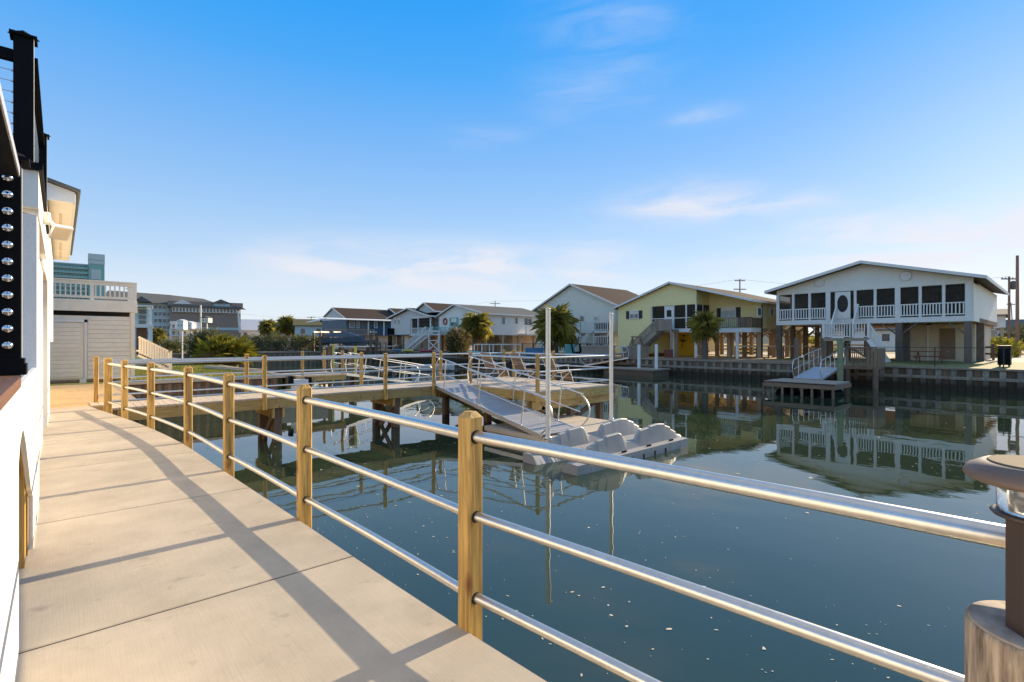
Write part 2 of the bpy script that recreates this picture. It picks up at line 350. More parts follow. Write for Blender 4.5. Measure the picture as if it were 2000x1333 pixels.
# broomed concrete
def concrete():
    m = mat('broomed concrete', (.475,.405,.315), .82, var=.07, scale=3.0, col2=(.51,.435,.34), blotch=.10)
    t = m.node_tree; b = t.nodes['Principled BSDF']; L = t.links.new
    co = N(t, 'ShaderNodeTexCoord'); mp = N(t, 'ShaderNodeMapping'); mp.inputs['Scale'].default_value = (150, 4, 1); L(co.outputs['Object'], mp.inputs[0])
    n = N(t, 'ShaderNodeTexNoise'); n.inputs['Scale'].default_value = 1; n.inputs['Detail'].default_value = 3; L(mp.outputs[0], n.inputs['Vector'])
    n3 = N(t, 'ShaderNodeTexNoise'); n3.inputs['Scale'].default_value = 60; n3.inputs['Detail'].default_value = 4; L(co.outputs['Object'], n3.inputs['Vector'])
    ad = N(t, 'ShaderNodeMath', operation='ADD'); L(n.outputs['Fac'], ad.inputs[0]); L(n3.outputs['Fac'], ad.inputs[1])
    bp = N(t, 'ShaderNodeBump'); bp.inputs['Strength'].default_value = .22; bp.inputs['Distance'].default_value = .002; L(ad.outputs[0], bp.inputs['Height']); L(bp.outputs[0], b.inputs['Normal'])
    src = b.inputs['Base Color'].links[0].from_socket
    # brooming streaks, small dark pits and stains
    mr = N(t, 'ShaderNodeMapRange'); mr.inputs[1].default_value = .3; mr.inputs[2].default_value = .7; mr.inputs[3].default_value = .955; mr.inputs[4].default_value = 1.035
    n5 = N(t, 'ShaderNodeTexNoise'); n5.inputs['Scale'].default_value = 95; n5.inputs['Detail'].default_value = 3; L(co.outputs['Object'], n5.inputs['Vector'])
    av = N(t, 'ShaderNodeMath', operation='MULTIPLY_ADD'); L(n5.outputs['Fac'], av.inputs[0]); av.inputs[1].default_value = .6; L(n.outputs['Fac'], av.inputs[2]); sb = N(t, 'ShaderNodeMath', operation='SUBTRACT'); L(av.outputs[0], sb.inputs[0]); sb.inputs[1].default_value = .3; L(sb.outputs[0], mr.inputs[0])
    mp4 = N(t, 'ShaderNodeMapping'); mp4.inputs['Scale'].default_value = (2.0, 2.6, 1); mp4.inputs['Rotation'].default_value = (0,0,.3); L(co.outputs['Object'], mp4.inputs[0])
    n4 = N(t, 'ShaderNodeTexNoise'); n4.inputs['Scale'].default_value = 1.6; n4.inputs['Detail'].default_value = 9; n4.inputs['Roughness'].default_value = .72; L(mp4.outputs[0], n4.inputs['Vector'])
    m4 = N(t, 'ShaderNodeMapRange'); m4.inputs[1].default_value = .33; m4.inputs[2].default_value = .42; m4.inputs[3].default_value = .76; m4.inputs[4].default_value = 1; L(n4.outputs['Fac'], m4.inputs[0])
    mu = N(t, 'ShaderNodeMath', operation='MULTIPLY'); L(mr.outputs[0], mu.inputs[0]); L(m4.outputs[0], mu.inputs[1])
    mx = N(t, 'ShaderNodeVectorMath', operation='SCALE'); L(src, mx.inputs[0]); L(mu.outputs[0], mx.inputs['Scale']); L(mx.outputs[0], b.inputs['Base Color'])
    return m
M['concrete'] = concrete()
def water():
    m = bpy.data.materials.new('canal water'); m.use_nodes = True; t = m.node_tree; b = t.nodes['Principled BSDF']; L = t.links.new
    b.inputs['Base Color'].default_value = (.05,.08,.06,1); b.inputs['Roughness'].default_value = .015; b.inputs['IOR'].default_value = 1.52
    b.inputs['Specular IOR Level'].default_value = .62
    co = N(t, 'ShaderNodeTexCoord'); hs = []
    for s, st, dist in ((.55,(1,.6,1),.010),(3.2,(1,.55,1),.0011)):
        mp = N(t, 'ShaderNodeMapping'); mp.inputs['Scale'].default_value = st; L(co.outputs['Object'], mp.inputs[0])
        n = N(t, 'ShaderNodeTexNoise'); n.inputs['Scale'].default_value = s; n.inputs['Detail'].default_value = 2; L(mp.outputs[0], n.inputs['Vector'])
        bp = N(t, 'ShaderNodeBump'); bp.inputs['Strength'].default_value = 1; bp.inputs['Distance'].default_value = dist; L(n.outputs['Fac'], bp.inputs['Height'])
        if hs: L(hs[-1].outputs[0], bp.inputs['Normal'])
        hs.append(bp)
    L(hs[-1].outputs[0], b.inputs['Normal'])
    n = N(t, 'ShaderNodeTexNoise'); n.inputs['Scale'].default_value = .25; n.inputs['Detail'].default_value = 4; L(co.outputs['Object'], n.inputs['Vector'])
    rp = N(t, 'ShaderNodeValToRGB'); rp.color_ramp.elements[0].color = (.024,.040,.022,1); rp.color_ramp.elements[1].color = (.040,.060,.034,1); L(n.outputs['Fac'], rp.inputs[0]); L(rp.outputs[0], b.inputs['Base Color'])
    return m
M['water'] = water()
def clearglass():
    m = bpy.data.materials.new('clear lamp glass'); m.use_nodes = True; t = m.node_tree; b = t.nodes['Principled BSDF']
    b.inputs['Base Color'].default_value = (.95,.95,.93,1); b.inputs['Roughness'].default_value = .12; b.inputs['Transmission Weight'].default_value = .85; b.inputs['IOR'].default_value = 1.52
    return m
M['clear'] = clearglass()
# ================================================================ SETTING
WZ = -1.18
struct('water', MB().box(-20, 400, -60, 420, WZ-.5, WZ), M['water'])
# bank on this side (under the walkway), the land beyond the little basin, the far bank
struct('ground', MB().box(-260, 1.0, -60, 14.35, -2.5, -.16), M['soil'])
struct('sandy_path', MB().box(-4, 1.25, 14.36, 21.8, -2.5, -.012), M['sand'])
struct('ground', MB().box(-260, -4, 14.36, 21.8, -2.5, -.03), M['soil'])
struct('lawn', MB().box(-260, 6.9, 22.0, 62, -2.5, -.02), M['lawn'])
struct('ground', MB().box(-400, 24, 62.2, 1500, -2.5, -.05), M['soil'])
struct('ground', MB().box(24.01, 1500, 150, 1500, -2.5, -.06), M['soil'])
struct('lawn', MB().box(35.2, 47, -120, 15.7, -2.5, .02), M['lawn'])
struct('sandy_yard', MB().box(35.2, 47, 15.71, 29, -2.5, .01), M['sand'])
struct('ground', MB().box(35.2, 47, 29.01, 149.9, -2.5, .0), M['soil'])
struct('street', MB().box(47.01, 66, -120, 149.9, -2.5, -.004), M['road'])
struct('ground', MB().box(66.01, 1500, -400, 149.9, -2.5, -.03), M['soil'])

def ea(b):
    """outer edge of the walkway"""
    pts = [(-3,1.70),(-.02,1.62),(1.2,1.53),(2.0,1.475),(4.12,1.415),(6.2,1.335),(8.25,1.28),(10.3,1.08),(11.9,.85),(13.4,.61),(14.35,.44)]
    for (b0,a0),(b1,a1) in zip(pts, pts[1:]):
        if b <= b1: return a0+(a1-a0)*(b-b0)/(b1-b0)
    return pts[-1][1]
def eas(b): return (ea(b-.8)+2*ea(b)+ea(b+.8))/4
walk = thing('walkway', (0,0,0), None, None); walk['kind'] = 'structure'
joints = [-2.6,-.6,1.32,3.17,5.32,7.5,9.65,11.8,14.35]
for j0, j1 in zip(joints, joints[1:]):
    n = 6; sk = .045
    top = []
    for i in range(n+1):
        b = j0+.006+(j1-j0-.012)*i/n; top.append((eas(b), b))
    poly = [(-.9, j0+.006+sk), *[(a, b) for a, b in top], (-.9, j1-.006+sk)]
    m = MB(); nn = len(poly); c = .008
    inner = []
    cxm = sum(p[0] for p in poly)/nn; cym = sum(p[1] for p in poly)/nn
    for x, y in poly: inner.append((x-c*(1 if x > cxm else -1), y-c*(1 if y > cym else -1) if (abs(y-j0)<.1 or abs(y-j1)<.1) else y))
    vs = [(x,y,-.16) for x,y in poly]+[(x,y,-c) for x,y in poly]+[(x,y,0) for x,y in inner]
    fs = [tuple(range(nn))[::-1], tuple(range(2*nn,3*nn))]+[(i,(i+1)%nn,(i+1)%nn+nn,i+nn) for i in range(nn)]+[(i+nn,(i+1)%nn+nn,(i+1)%nn+2*nn,i+2*nn) for i in range(nn)]
    m.add(vs, fs); part('concrete_slab', m, M['concrete'], walk)
    part('joint_filler', MB().beam((-.9,j1+.045,-.08),(eas(j1)-.004,j1,-.08),.0115,.152), M['dark'], walk)

# sheet-pile walls
def bulkhead(name, p0, p1, ztop, label, pitch=.3, bat=.15, m_plank='sea_plank', m_bat='sea_batten', m_cap='graywood', waler=True, capw=.28, out=1, every=1):
    """timber wall from p0 to p1; planks stand proud in turn; out = side of the water (left-hand normal sign)"""
    p0 = Vector(p0); p1 = Vector(p1); L = (p1-p0).length; d = (p1-p0)/L; nn = Vector((-d.y, d.x, 0))*out
    root = thing(name, tuple(p0), label, 'sea wall')
    part('cap', MB().beam(p0+Vector((0,0,ztop-.05)), p1+Vector((0,0,ztop-.05)), capw, .1), M[m_cap], root)
    k = int(L/pitch)
    me1 = me2 = None
    for i in range(k):
        c = p0+d*(i+.5)*pitch
        b1 = MB().beam(c-d*(pitch-.004)/2+Vector((0,0,(ztop-.11+WZ-.6)/2)), c+d*(pitch-.004)/2+Vector((0,0,(ztop-.11+WZ-.6)/2)), .05, (ztop-.11)-(WZ-.6))
        if me1 is None:
            me1 = b1.mesh('plank', tuple(c)); me1.materials.append(M[m_plank])
        o = part('plank', me1, None, root); o.location = c-p0
        if i % every == 0:
            q = c+nn*.06
            if me2 is None:
                me2 = MB().beam(q-d*bat/2+Vector((0,0,(ztop-.14+WZ-.6)/2)), q+d*bat/2+Vector((0,0,(ztop-.14+WZ-.6)/2)), .06, (ztop-.14)-(WZ-.6)).mesh('batten', tuple(q)); me2.materials.append(M[m_bat])
            o = part('batten', me2, None, root); o.location = q-p0
    if waler: part('waler', MB().beam(p0+nn*.11+Vector((0,0,ztop-.55)), p1+nn*.11+Vector((0,0,ztop-.55)), .08, .16), M[m_bat], root)
    return root
bulkhead('seawall', (35.05,-6,0), (35.05,60,0), .02, 'long timber sea wall across the canal below the yellow and white stilt houses', .31, .24, every=2, out=1)
bulkhead('seawall', (35.05,60.3,0), (35.05,149,0), .02, 'distant sea wall below the blue house at the far end of the canal', 1.2, .5, waler=False, out=1)
bulkhead('seawall', (1.3,21.9,0), (6.95,21.9,0), 0, 'brown timber bulkhead behind the boardwalk dock, below the strip of lawn', .3, .12, 'oldwood_h', 'oldwood_h', m_cap='deck', out=-1, waler=False)
bulkhead('seawall', (7.02,21.9,0), (7.02,61.8,0), 0, 'timber bulkhead along the side of the neighbouring lawn', .6, .25, out=-1, waler=False)
bulkhead('seawall', (7.2,62.1,0), (23.9,62.1,0), .15, 'vertical brown board bulkhead at the far bend of the canal', .6, .22, 'oldwood_h', 'oldwood', out=-1, waler=False)
bulkhead('seawall', (24.05,62.3,0), (24.05,149,0), .1, 'far timber bulkhead turning away beyond the bend of the canal', 1.5, .5, out=-1, waler=False)
bulkhead('seawall', (1.27,14.5,0), (1.27,21.7,0), -.02, 'timber edge of the sandy path behind the boardwalk dock', .3, .12, 'oldwood_h', 'oldwood_h', out=-1, waler=False)
root = thing('seawall', (1.3,0,0), 'rough timber retaining wall beneath the concrete walkway edge', 'sea wall')
for i in range(52):
    b = -2.0+i*.31; a = eas(b)-.06; a2 = eas(b+.3)-.06
    part('plank', MB().beam((a,b,-1.0),(a2,b+.302,-1.0),.05,1.6), M['oldwood_h'], root)

# ================================================================ WALKWAY RAILING
RH = (.948, .555, .155)
rl = thing('walkway_railing', (1.5,2,0), 'railing of square yellow timber posts with three aluminium pipes along the concrete walkway', 'railing')
wp = [(1.70,-.05),(1.52,2.0),(1.46,4.12),(1.38,6.2),(1.33,8.25),(1.13,10.3),(.9,11.9),(.735,13.38)]
for i, (a, b) in enumerate(wp):
    q0 = wp[max(i-1,0)]; q1 = wp[min(i+1,len(wp)-1)]; ang = math.atan2(q1[1]-q0[1], q1[0]-q0[0])
    if i == len(wp)-1: continue
    top = 1.07
    mb = MB().post(0, 0, -.45 if i else -.45, top, .094, .010, .028, ang)
    o = part('post', mb, M['pine'], rl, local=True); o.location = (a-1.5, b-2, 0)
for h in RH:
    for (a0,b0),(a1,b1) in zip(wp, wp[1:]):
        n = 8; pts = []
        bow = .012
        for k in range(n+1):
            t = k/n; s = bow*math.sin(math.pi*t)
            pts.append((a0+(a1-a0)*t+s, b0+(b1-b0)*t, h))
        part('rail', MB().tube(pts, .0285 if h > .9 else .0240, 18), M['alu'], rl)
    for a, b in wp[1:-1]:
        for s in (-1, 1): part('rail_collar', MB().tube([(a, b+s*.046, h), (a, b+s*.050, h)], .034 if h > .9 else .029, 16), M['dark'], rl)
part('rail_bolt', MB().tube([(1.64,-.02,.86),(1.53,.00,.872)], .007, 8), M['steel'], rl)
part('rail_bolt', MB().tube([(1.64,-.03,.73),(1.57,-.02,.735)], .007, 8), M['steel'], rl)

# ================================================================ BOARDWALK DOCK
dk = thing('boardwalk_dock', (5,14.2,0), 'new timber boardwalk dock with a square end platform and pipe railings over the canal', 'dock')
b0, b1 = 13.5, 15.05
n = 0; a = .50
while a < 9.9:
    e0 = 13.5; 
    x0 = a+.003; x1 = a+.139
    y0 = b0-.02 if a > .75 else 14.37
    part('deck_board', MB().box(x0, x1, y0, b1+.02, -.038, 0), M['deck'], dk); a += .145
PB0 = 9.95
bb = PB0
while bb < 15.0:
    part('deck_board', MB().box(9.93, 13.25, bb+.003, bb+.139, -.038, 0), M['deck'], dk); bb += .145
def hb(m, p, q, wd, h, name='beam'): part(name, MB().beam(p, q, wd, h), M[m], dk)
hb('pine_x', (.9,b0+.02,-.165), (9.95,b0+.02,-.165), .045, .25); hb('pine_x', (.9,b1-.02,-.165), (13.2,b1-.02,-.165), .045, .25)
hb('pine_x', (.9,14.27,-.17), (9.9,14.27,-.17), .045, .24)
hb('pine_y', (9.96,PB0+.03,-.165), (9.96,b0,-.165), .045, .25); hb('pine_y', (13.2,PB0+.03,-.165), (13.2,b1-.05,-.165), .045, .25)
hb('pine_x', (9.94,PB0+.0,-.165), (13.225,PB0+.0,-.165), .045, .25)
for a in (10.8, 11.6, 12.4): hb('pine_y', (a,PB0+.05,-.17), (a,b1-.05,-.17), .045, .24)
# bents: two piles, a cap beam and a cross brace each
for a in (4.15, 7.55):
    for b in (b0+.16, b1-.16): part('pile', MB().beam((a,b,-2.6),(a,b,-.30),.19,.19,(0,1,0)), M['oldwood'], dk)
    part('cap_beam', MB().beam((a-.12,b0+.02,-.42),(a-.12,b1-.02,-.42),.05,.24), M['pine_y'], dk)
    part('cap_beam', MB().beam((a+.12,b0+.02,-.42),(a+.12,b1-.02,-.42),.05,.24), M['pine_y'], dk)
    part('cross_brace', MB().beam((a-.13,b0+.1,-.5),(a-.13,b1-.1,-1.75),.05,.15), M['oldwood'], dk)
    part('cross_brace', MB().beam((a+.13,b1-.1,-.5),(a+.13,b0+.1,-1.75),.05,.15), M['oldwood'], dk)
for a, b in ((10.2,10.2),(13.0,10.2),(10.2,12.5),(13.0,12.5),(10.2,14.85),(13.0,14.85),(11.6,10.2)):
    part('pile', MB().beam((a,b,-2.6),(a,b,-.30),.19,.19,(0,1,0)), M['oldwood'], dk)
for b in (10.2, 12.5, 14.85):
    part('cap_beam', MB().beam((9.85,b-.12,-.42),(13.6,b-.12,-.42),.05,.24), M['pine_x'], dk)
    part('cap_beam', MB().beam((9.85,b+.12,-.42),(13.6,b+.12,-.42),.05,.24), M['pine_x'], dk)
    part('cross_brace', MB().beam((10.2,b-.12,-.5),(12.9,b-.12,-1.7),.05,.15), M['oldwood'], dk)
    part('cross_brace', MB().beam((13.0,b+.12,-.5),(10.3,b+.12,-1.7),.05,.15), M['oldwood'], dk)
part('cross_brace', MB().beam((10.05,10.3,-.5),(10.05,12.4,-1.6),.05,.15), M['oldwood'], dk)
part('cross_brace', MB().beam((10.12,12.4,-.5),(10.12,10.3,-1.6),.05,.15), M['oldwood'], dk)
# dock posts and pipes
front = [(.74,13.42),(3.79,13.44),(7.1,13.44),(8.77,13.44)]
left = [(10.22,13.44),(9.9,9.93)]
right = [(9.9,9.93),(13.28,9.95)]
side = [(13.28,9.95),(13.28,12.5),(13.28,14.65)]
back = [(.62,15.1),(3.8,15.1),(7.13,15.1),(10.15,15.1),(13.15,15.1)]
pset = []
for run in (front, left, right, side, back):
    for p in run:
        if all((Vector(p)-Vector(q)).length > .2 for q in pset):
            pset.append(p)
            o = part('post', MB().post(0,0,-.3,1.07,.135 if p == front[0] else .092,.009,.024), M['pine'], dk, local=True); o.location = (p[0]-5, p[1]-14.2, 0)
    for h in RH:
        for p, q in zip(run, run[1:]):
            part('rail', MB().tube([(*p,h),(*q,h)], .0290 if h > .9 else .0220, 12), M['alu'], dk)
# sunlit cable clamps and small blocks lying on the deck edge are left as the boards themselves

# ================================================================ GANGWAY TO THE FLOAT
def gangway(name, T, Bm, wd, label, railh=.95, m='gang', nposts=3, r=.019, tread=.15, loop=.42, group=None):
    """aluminium gangway from top centre T down to bottom centre Bm, curled pipe handrails both sides"""
    T = Vector(T); Bm = Vector(Bm); L = (Bm-T).length; d = (Bm-T)/L; s = Vector((-d.y, d.x, 0)).normalized(); u = s.cross(d)
    if u.z < 0: u = -u
    g = thing(name, tuple(T), label, 'gangway', group)
    k = int(L/tread); me = None
    for i in range(k):
        c = T+d*(i+.5)*tread
        if me is None:
            me = MB().beam(c-s*(wd/2-.03), c+s*(wd/2-.03), tread-.012, .03, u).mesh('tread', tuple(c)); me.materials.append(M[m])
        o = part('tread', me, None, g); o.location = c-T
    for sg in (-1, 1):
        e = s*sg*wd/2
        part('side_beam', MB().beam(T+e-u*.03, Bm+e-u*.03, .05, .11, u), M['alu_matte'], g)
        H = railh
        pts = []
        a0 = T+e+d*.02; 
        pts += [a0, a0-d*.12+u*H*.38, a0-d*.10+u*H*.72, a0+d*.06+u*H*.95, a0+d*.26+u*H]
        z1 = Bm+e
        pts += [z1-d*.45+u*H, z1-d*.05+u*H*.97, z1+d*.20+u*H*.80, z1+d*.30+u*H*.58, z1+d*.20+u*H*.30, z1-d*.05+u*.0]
        sm = []
        for i in range(len(pts)-1):       # Catmull-Rom through the bends
            p0 = pts[max(i-1,0)]; p1 = pts[i]; p2 = pts[i+1]; p3 = pts[min(i+2,len(pts)-1)]
            if i == 4: sm.append(p1); continue
            for q in range(5):
                t = q/5; sm.append(.5*((2*p1)+(p2-p0)*t+(2*p0-5*p1+4*p2-p3)*t*t+(3*p1-p0-3*p2+p3)*t**3))
        sm.append(pts[-1])
        part('handrail', MB().tube(sm, r, 12), M['alu_matte'], g)
        part('mid_rail', MB().tube([a0+d*.0+u*H*.5, z1-d*.02+u*H*.5], r*.8, 8), M['alu_matte'], g)
        for i in range(nposts):
            t = .1+.75*i/(nposts-1) if nposts > 1 else .5
            c = T+e+d*L*t; part('rail_post', MB().tube([c, c+u*H], r*.95, 8), M['alu_matte'], g)
    for t in (.02,.25,.5,.75,.98):
        c = T+d*L*t; part('cross_bar', MB().beam(c-s*wd/2-u*.05, c+s*wd/2-u*.05, .05, .06, u), M['alu_matte'], g)
    return g
gangway('gangway', (9.48,13.42,.0), (9.02,8.25,-.80), 1.22, 'aluminium gangway with curled handrails running from the boardwalk dock down to the pale float', .92, nposts=3)

fl = thing('floating_dock', (10,9.2,WZ), 'low tan floating dock at the foot of the gangway beside the grey watercraft port', 'floating dock')
part('hull', MB().box(8.50,11.6,7.98,10.45,WZ-.15,WZ+.30), M['floatside'], fl)
bb = 7.96
while bb < 10.4:
    part('deck_board', MB().box(8.46,11.64,bb+.003,bb+.142,WZ+.302,WZ+.335), M['deck'], fl); bb += .148
part('edge_trim', MB().box(8.43,8.458,7.96,10.47,WZ+.22,WZ+.33), M['alu_matte'], fl)
part('cleat', MB().beam((8.6,8.9,WZ+.37),(8.6,9.1,WZ+.37),.04,.04), M['alu_matte'], fl)

# drive-on port: lofted hull
pt = thing('watercraft_port', (7.4,7.1,WZ), 'pale grey moulded plastic drive-on port for a personal watercraft moored beside the floating dock', 'floating port')
def lerp(t, tab):
    for (t0,v0),(t1,v1) in zip(tab, tab[1:]):
        if t <= t1: return v0+(v1-v0)*(t-t0)/(t1-t0) if t1 > t0 else v1
    return tab[-1][1]
HC = [(0,.20),(.3,.22),(.38,.34),(.58,.37),(.60,.44),(.86,.49),(.88,.53),(1.15,.56),(1.17,.59),(1.60,.61),(1.68,.58),(1.86,.39),(2.24,.39),(2.38,.54),(2.42,.57),(2.78,.60),(2.81,.62),(3.15,.64),(3.42,.61),(3.45,.57),(3.68,.50),(3.71,.45),(3.93,.36),(3.96,.30),(4.16,.26)]
VAL = [(0,-.25),(.35,-.2),(.9,-.02),(1.6,.08),(2.6,.12),(3.5,.14),(3.9,.22),(4.16,.25)]
ts = sorted(set([i*.13 for i in range(33)]+[t for t, _ in HC]))
def loft(secs):
    m = MB(); n = len(secs[0]); vs = [p for s in secs for p in s]
    fs = [(i*n+k,(i+1)*n+k,(i+1)*n+(k+1)%n,i*n+(k+1)%n) for i in range(len(secs)-1) for k in range(n)]
    m.add(vs, fs); m.add(secs[0], [tuple(range(n))]); m.add(secs[-1], [tuple(range(n))[::-1]])
    return m
for sgn, nm in ((1,'side_float'),(-1,'side_float')):
    secs = []
    for t in ts:
        h = lerp(t, HC); v = lerp(t, VAL); nose = max(0, 1-t/.35)
        q = [(.02,-.3),(.78-.12*nose,-.3),(.78-.02*nose,.0),(.775,.19),(.60,.205),(.572,h-.02),(.56,h),(.50,h),(.485,h-.02),(.44,.20 if h > .25 else .15),(.22,v+.03),(.02,v-.03)]
        secs.append([(t*1.0, sgn*x, z) for x, z in (q if sgn > 0 else q)])
    if sgn < 0: secs = [s[::-1] for s in secs]
    part(nm, loft(secs), M['plastic'], pt, local=True)
for i in range(4):
    for b in (-.787, .787):
        part('side_slot', MB().box(1.75+i*.45,1.80+i*.45,b-.006,b+.006,-.05,.10), M['dark'], pt, local=True)
for i in range(9):
    for s in (-1,1): part('seam', MB().box(.42+i*.42,.432+i*.42,min(s*.778,s*.784),max(s*.778,s*.784),-.1,.19), M['floatside'], pt, local=True)
for i in range(4): part('cleat', MB().box(.6+i*.95,.76+i*.95,-.70,-.67,.205,.235), M['black'], pt, local=True)
for t in (1.5,2.1,2.7,3.3): part('roller', MB().tube([(t,-.16,.14),(t,.16,.14)],.05,10), M['white'], pt, local=True)

for (a, b, zt, lb) in ((8.24,7.93,2.16,'tall slim white pole at the foot of the gangway handrail'),(11.55,8.65,2.20,'tall slim white pole behind the watercraft port, right of the dock platform')):
    q = MB(); r = thing('mooring_pole', (a,b,WZ), lb, 'pole', 'white guide poles of the floating dock')
    part('shaft', MB().cyl(a,b,-3,zt,.052,16), M['pole'], r); part('pole_cap', MB().lathe([(.055,zt-.03),(.055,zt+.005),(.03,zt+.02)],a,b,16), M['pole'], r)
    part('guide_ring', MB().lathe([(.075,WZ+.36),(.075,WZ+.42),(.06,WZ+.43)],a,b,16), M['alu_matte'], r)

# ---- lounge chairs on the platform
def chair(loc, rz, label):
    c = thing('lounge_chair', loc, label, 'chair', 'slatted lounge chairs on the dock platform', rz)
    # local: +x is the front
    for s in (-1, 1):
        y = s*.29
        part('side_frame', MB().tube([(-.48,y,1.00),(-.20,y,.40),(.30,y,.44),(.44,y,.02)],.010,8), M['pole'], c, local=True)
        part('armrest', MB().beam((-.30,y*1.08,.60),(.22,y*1.08,.64),.06,.03), M['white'], c, local=True)
        part('leg', MB().tube([(.20,y,.62),(.26,y,.40),(-.30,y,.0)],.013,8), M['white'], c, local=True)
    for i in range(9):
        t = (i+.5)/9; x = -.20-.28*t; z = .42+.58*t
        part('back_slat', MB().beam((x,-.27,z),(x,.27,z),.018,.052,(-.28,0,.6)), M['oldwood_h'], c, local=True)
    for i in range(8):
        t = (i+.5)/8; x = -.18+.5*t
        part('seat_slat', MB().beam((x,-.27,.41+.03*t),(x,.27,.41+.03*t),.052,.018), M['oldwood_h'], c, local=True)
    for i in range(3): part('leg_slat', MB().beam((.34+.03*i,-.27,.34-.09*i),(.34+.03*i,.27,.34-.09*i),.015,.06), M['oldwood_h'], c, local=True)
    return c
ch = chair((12.15,11.25,0), R(-12), 'slatted brown lounge chair nearest the right corner of the dock platform')
dup(ch, (12.0,12.65,0), R(-6), 'slatted brown lounge chair in the middle of the three on the dock platform')
dup(ch, (11.75,13.95,0), R(-2), 'slatted brown lounge chair farthest left of the three on the dock platform')

# ---- second dock and gangway beyond
d2 = thing('neighbour_dock', (8,21,0), 'low pale walkway dock at the top of the far gangway', 'dock')
a = 7.2
while a < 9.2:
    part('deck_board', MB().box(a+.003,a+.14,21.0,23.2,-.04,0), M['deck'], d2); a += .145
part('beam', MB().beam((7.1,20.98,-.14),(9.2,20.98,-.14),.05,.2), M['pine_x'], d2)
for a, b in ((7.4,21.1),(9.1,21.1),(9.1,23.1)): part('post', MB().post(a,b,-2,1.0,.1), M['pine'], d2)
gangway('gangway', (9.2,21.7,0), (14.0,22.6,-.80), 1.1, 'second aluminium gangway with curled handrails behind the boardwalk dock', .92, nposts=4)
f2 = thing('floating_dock', (15,22.3,WZ), 'wide flat floating dock at the end of the second gangway', 'floating dock')
part('hull', MB().box(12.9,17.2,21.2,24.2,WZ-.15,WZ+.26), M['floatside'], f2); part('deck', MB().box(12.86,17.24,21.16,24.24,WZ+.262,WZ+.31), M['deck'], f2)
for (px, z, zt, lb) in ((687,23.6,1.18,'yellow sleeved mooring pile beside the second gangway'),(645,27.5,1.25,'yellow sleeved mooring pile farther from the second gangway')):
    p = at(px, z); r = thing('mooring_pile', (p.x,p.y,WZ), lb, 'pile', 'yellow sleeved piles')
    part('timber', MB().cyl(p.x,p.y,-3,zt-.1,.13,12), M['oldwood'], r); part('sleeve', MB().box(p.x+.06,p.x+.17,p.y-.17,p.y-.09,-.9,zt), M['yellowpl'], r)
p = at(588, 20.2); r = thing('dock_box', (p.x,p.y,-.1), 'small white box with black ends on a low float behind the railing', 'box')
part('float', MB().box(p.x-.9,p.x+.9,p.y-.5,p.y+.5,WZ-.1,-.62), M['floatside'], r)
part('body', MB().box(p.x-.32,p.x+.22,p.y-.2,p.y+.2,-.619,-.12), M['boat_white'], r); part('cap', MB().box(p.x+.222,p.x+.36,p.y-.18,p.y+.18,-.55,-.05), M['black'], r)
part('cap', MB().box(p.x-.46,p.x-.322,p.y-.1,p.y+.1,-.3,.02), M['black'], r)

# ================================================================ LAMP AND PILING
px_, pz_ = 2046, .99
P = at(px_, pz_)
rp_ = .122
r = thing('round_piling', (P.x,P.y,-1), 'weathered round piling with a rough sawn top under the lamp', 'piling')
mb = MB(); prof = [(rp_*1.02,-2),(rp_,.55),(rp_,.872),(rp_*.985,.884)]
mb.lathe(prof, P.x, P.y, 40); part('shaft', mb, M['greypile'], r)
part('sawn_top', MB().lathe([(rp_*.98,.8845),(rp_*.95,.889),(rp_*.5,.893),(.002,.890)],P.x,P.y,40), M['endgrain'], r)
lp = at(2034, .975)
r = thing('post_lamp', (lp.x,lp.y,.89), 'brown post lamp with a wide octagonal cap and clear glass standing on the piling', 'lamp')
M['lampbrown'] = mat('bronze brown lamp metal', (.075,.05,.04), .4, .3, var=.1, scale=8)
M['lamppanel'] = mat('tan lamp panel', (.20,.15,.10), .8, 0, var=.15, scale=12, spec=.05)
M['lampcap'] = mat('weathered lamp cap', (.16,.11,.085), .55, 0, var=.15, scale=5)
part('stem', MB().prism([(lp.x+.052*math.cos(R(45*i+20)),lp.y+.052*math.sin(R(45*i+20))) for i in range(8)],'z',.85,1.068), M['lampbrown'], r)
part('collar', MB().lathe([(.055,1.0685),(.070,1.074),(.074,1.080),(.068,1.084)],lp.x,lp.y,28), M['lampbrown'], r)
part('glass', MB().lathe([(.064,1.0845),(.064,1.1395)],lp.x,lp.y,32), M['clear'], r)
part('reflector', MB().lathe([(.03,1.097),(.04,1.135)],lp.x,lp.y,16), M['steel'], r)
part('cap', MB().lathe([(.100,1.140),(.113,1.147),(.115,1.152),(.108,1.166),(.085,1.179)],lp.x,lp.y,28), M['lampcap'], r)
part('solar_panel', MB().lathe([(.078,1.1795),(.076,1.182)],lp.x,lp.y,28,False), M['lamppanel'], r)

for q_ in [o for o in C.objects if o.name.startswith('round_piling')]: q_.location.z -= .04

# ================================================================ WHITE BUILDING ON THE LEFT
wb = thing('landing', (-.5,2,0), 'raised stair landing with white stucco wall, brown board cap and arched gap beneath', 'stairs')
# side wall with the gap under the stair (gap between b 3.15 and 4.75)
wall = [(.4,0),(3.15,0),(3.17,.5),(3.22,.80),(3.33,.95),(3.52,.985),(3.75,.90),(4.1,.68),(4.5,.45),(4.72,.36),(4.78,0),(5.4,0),(5.4,1.22),(.4,1.22)]
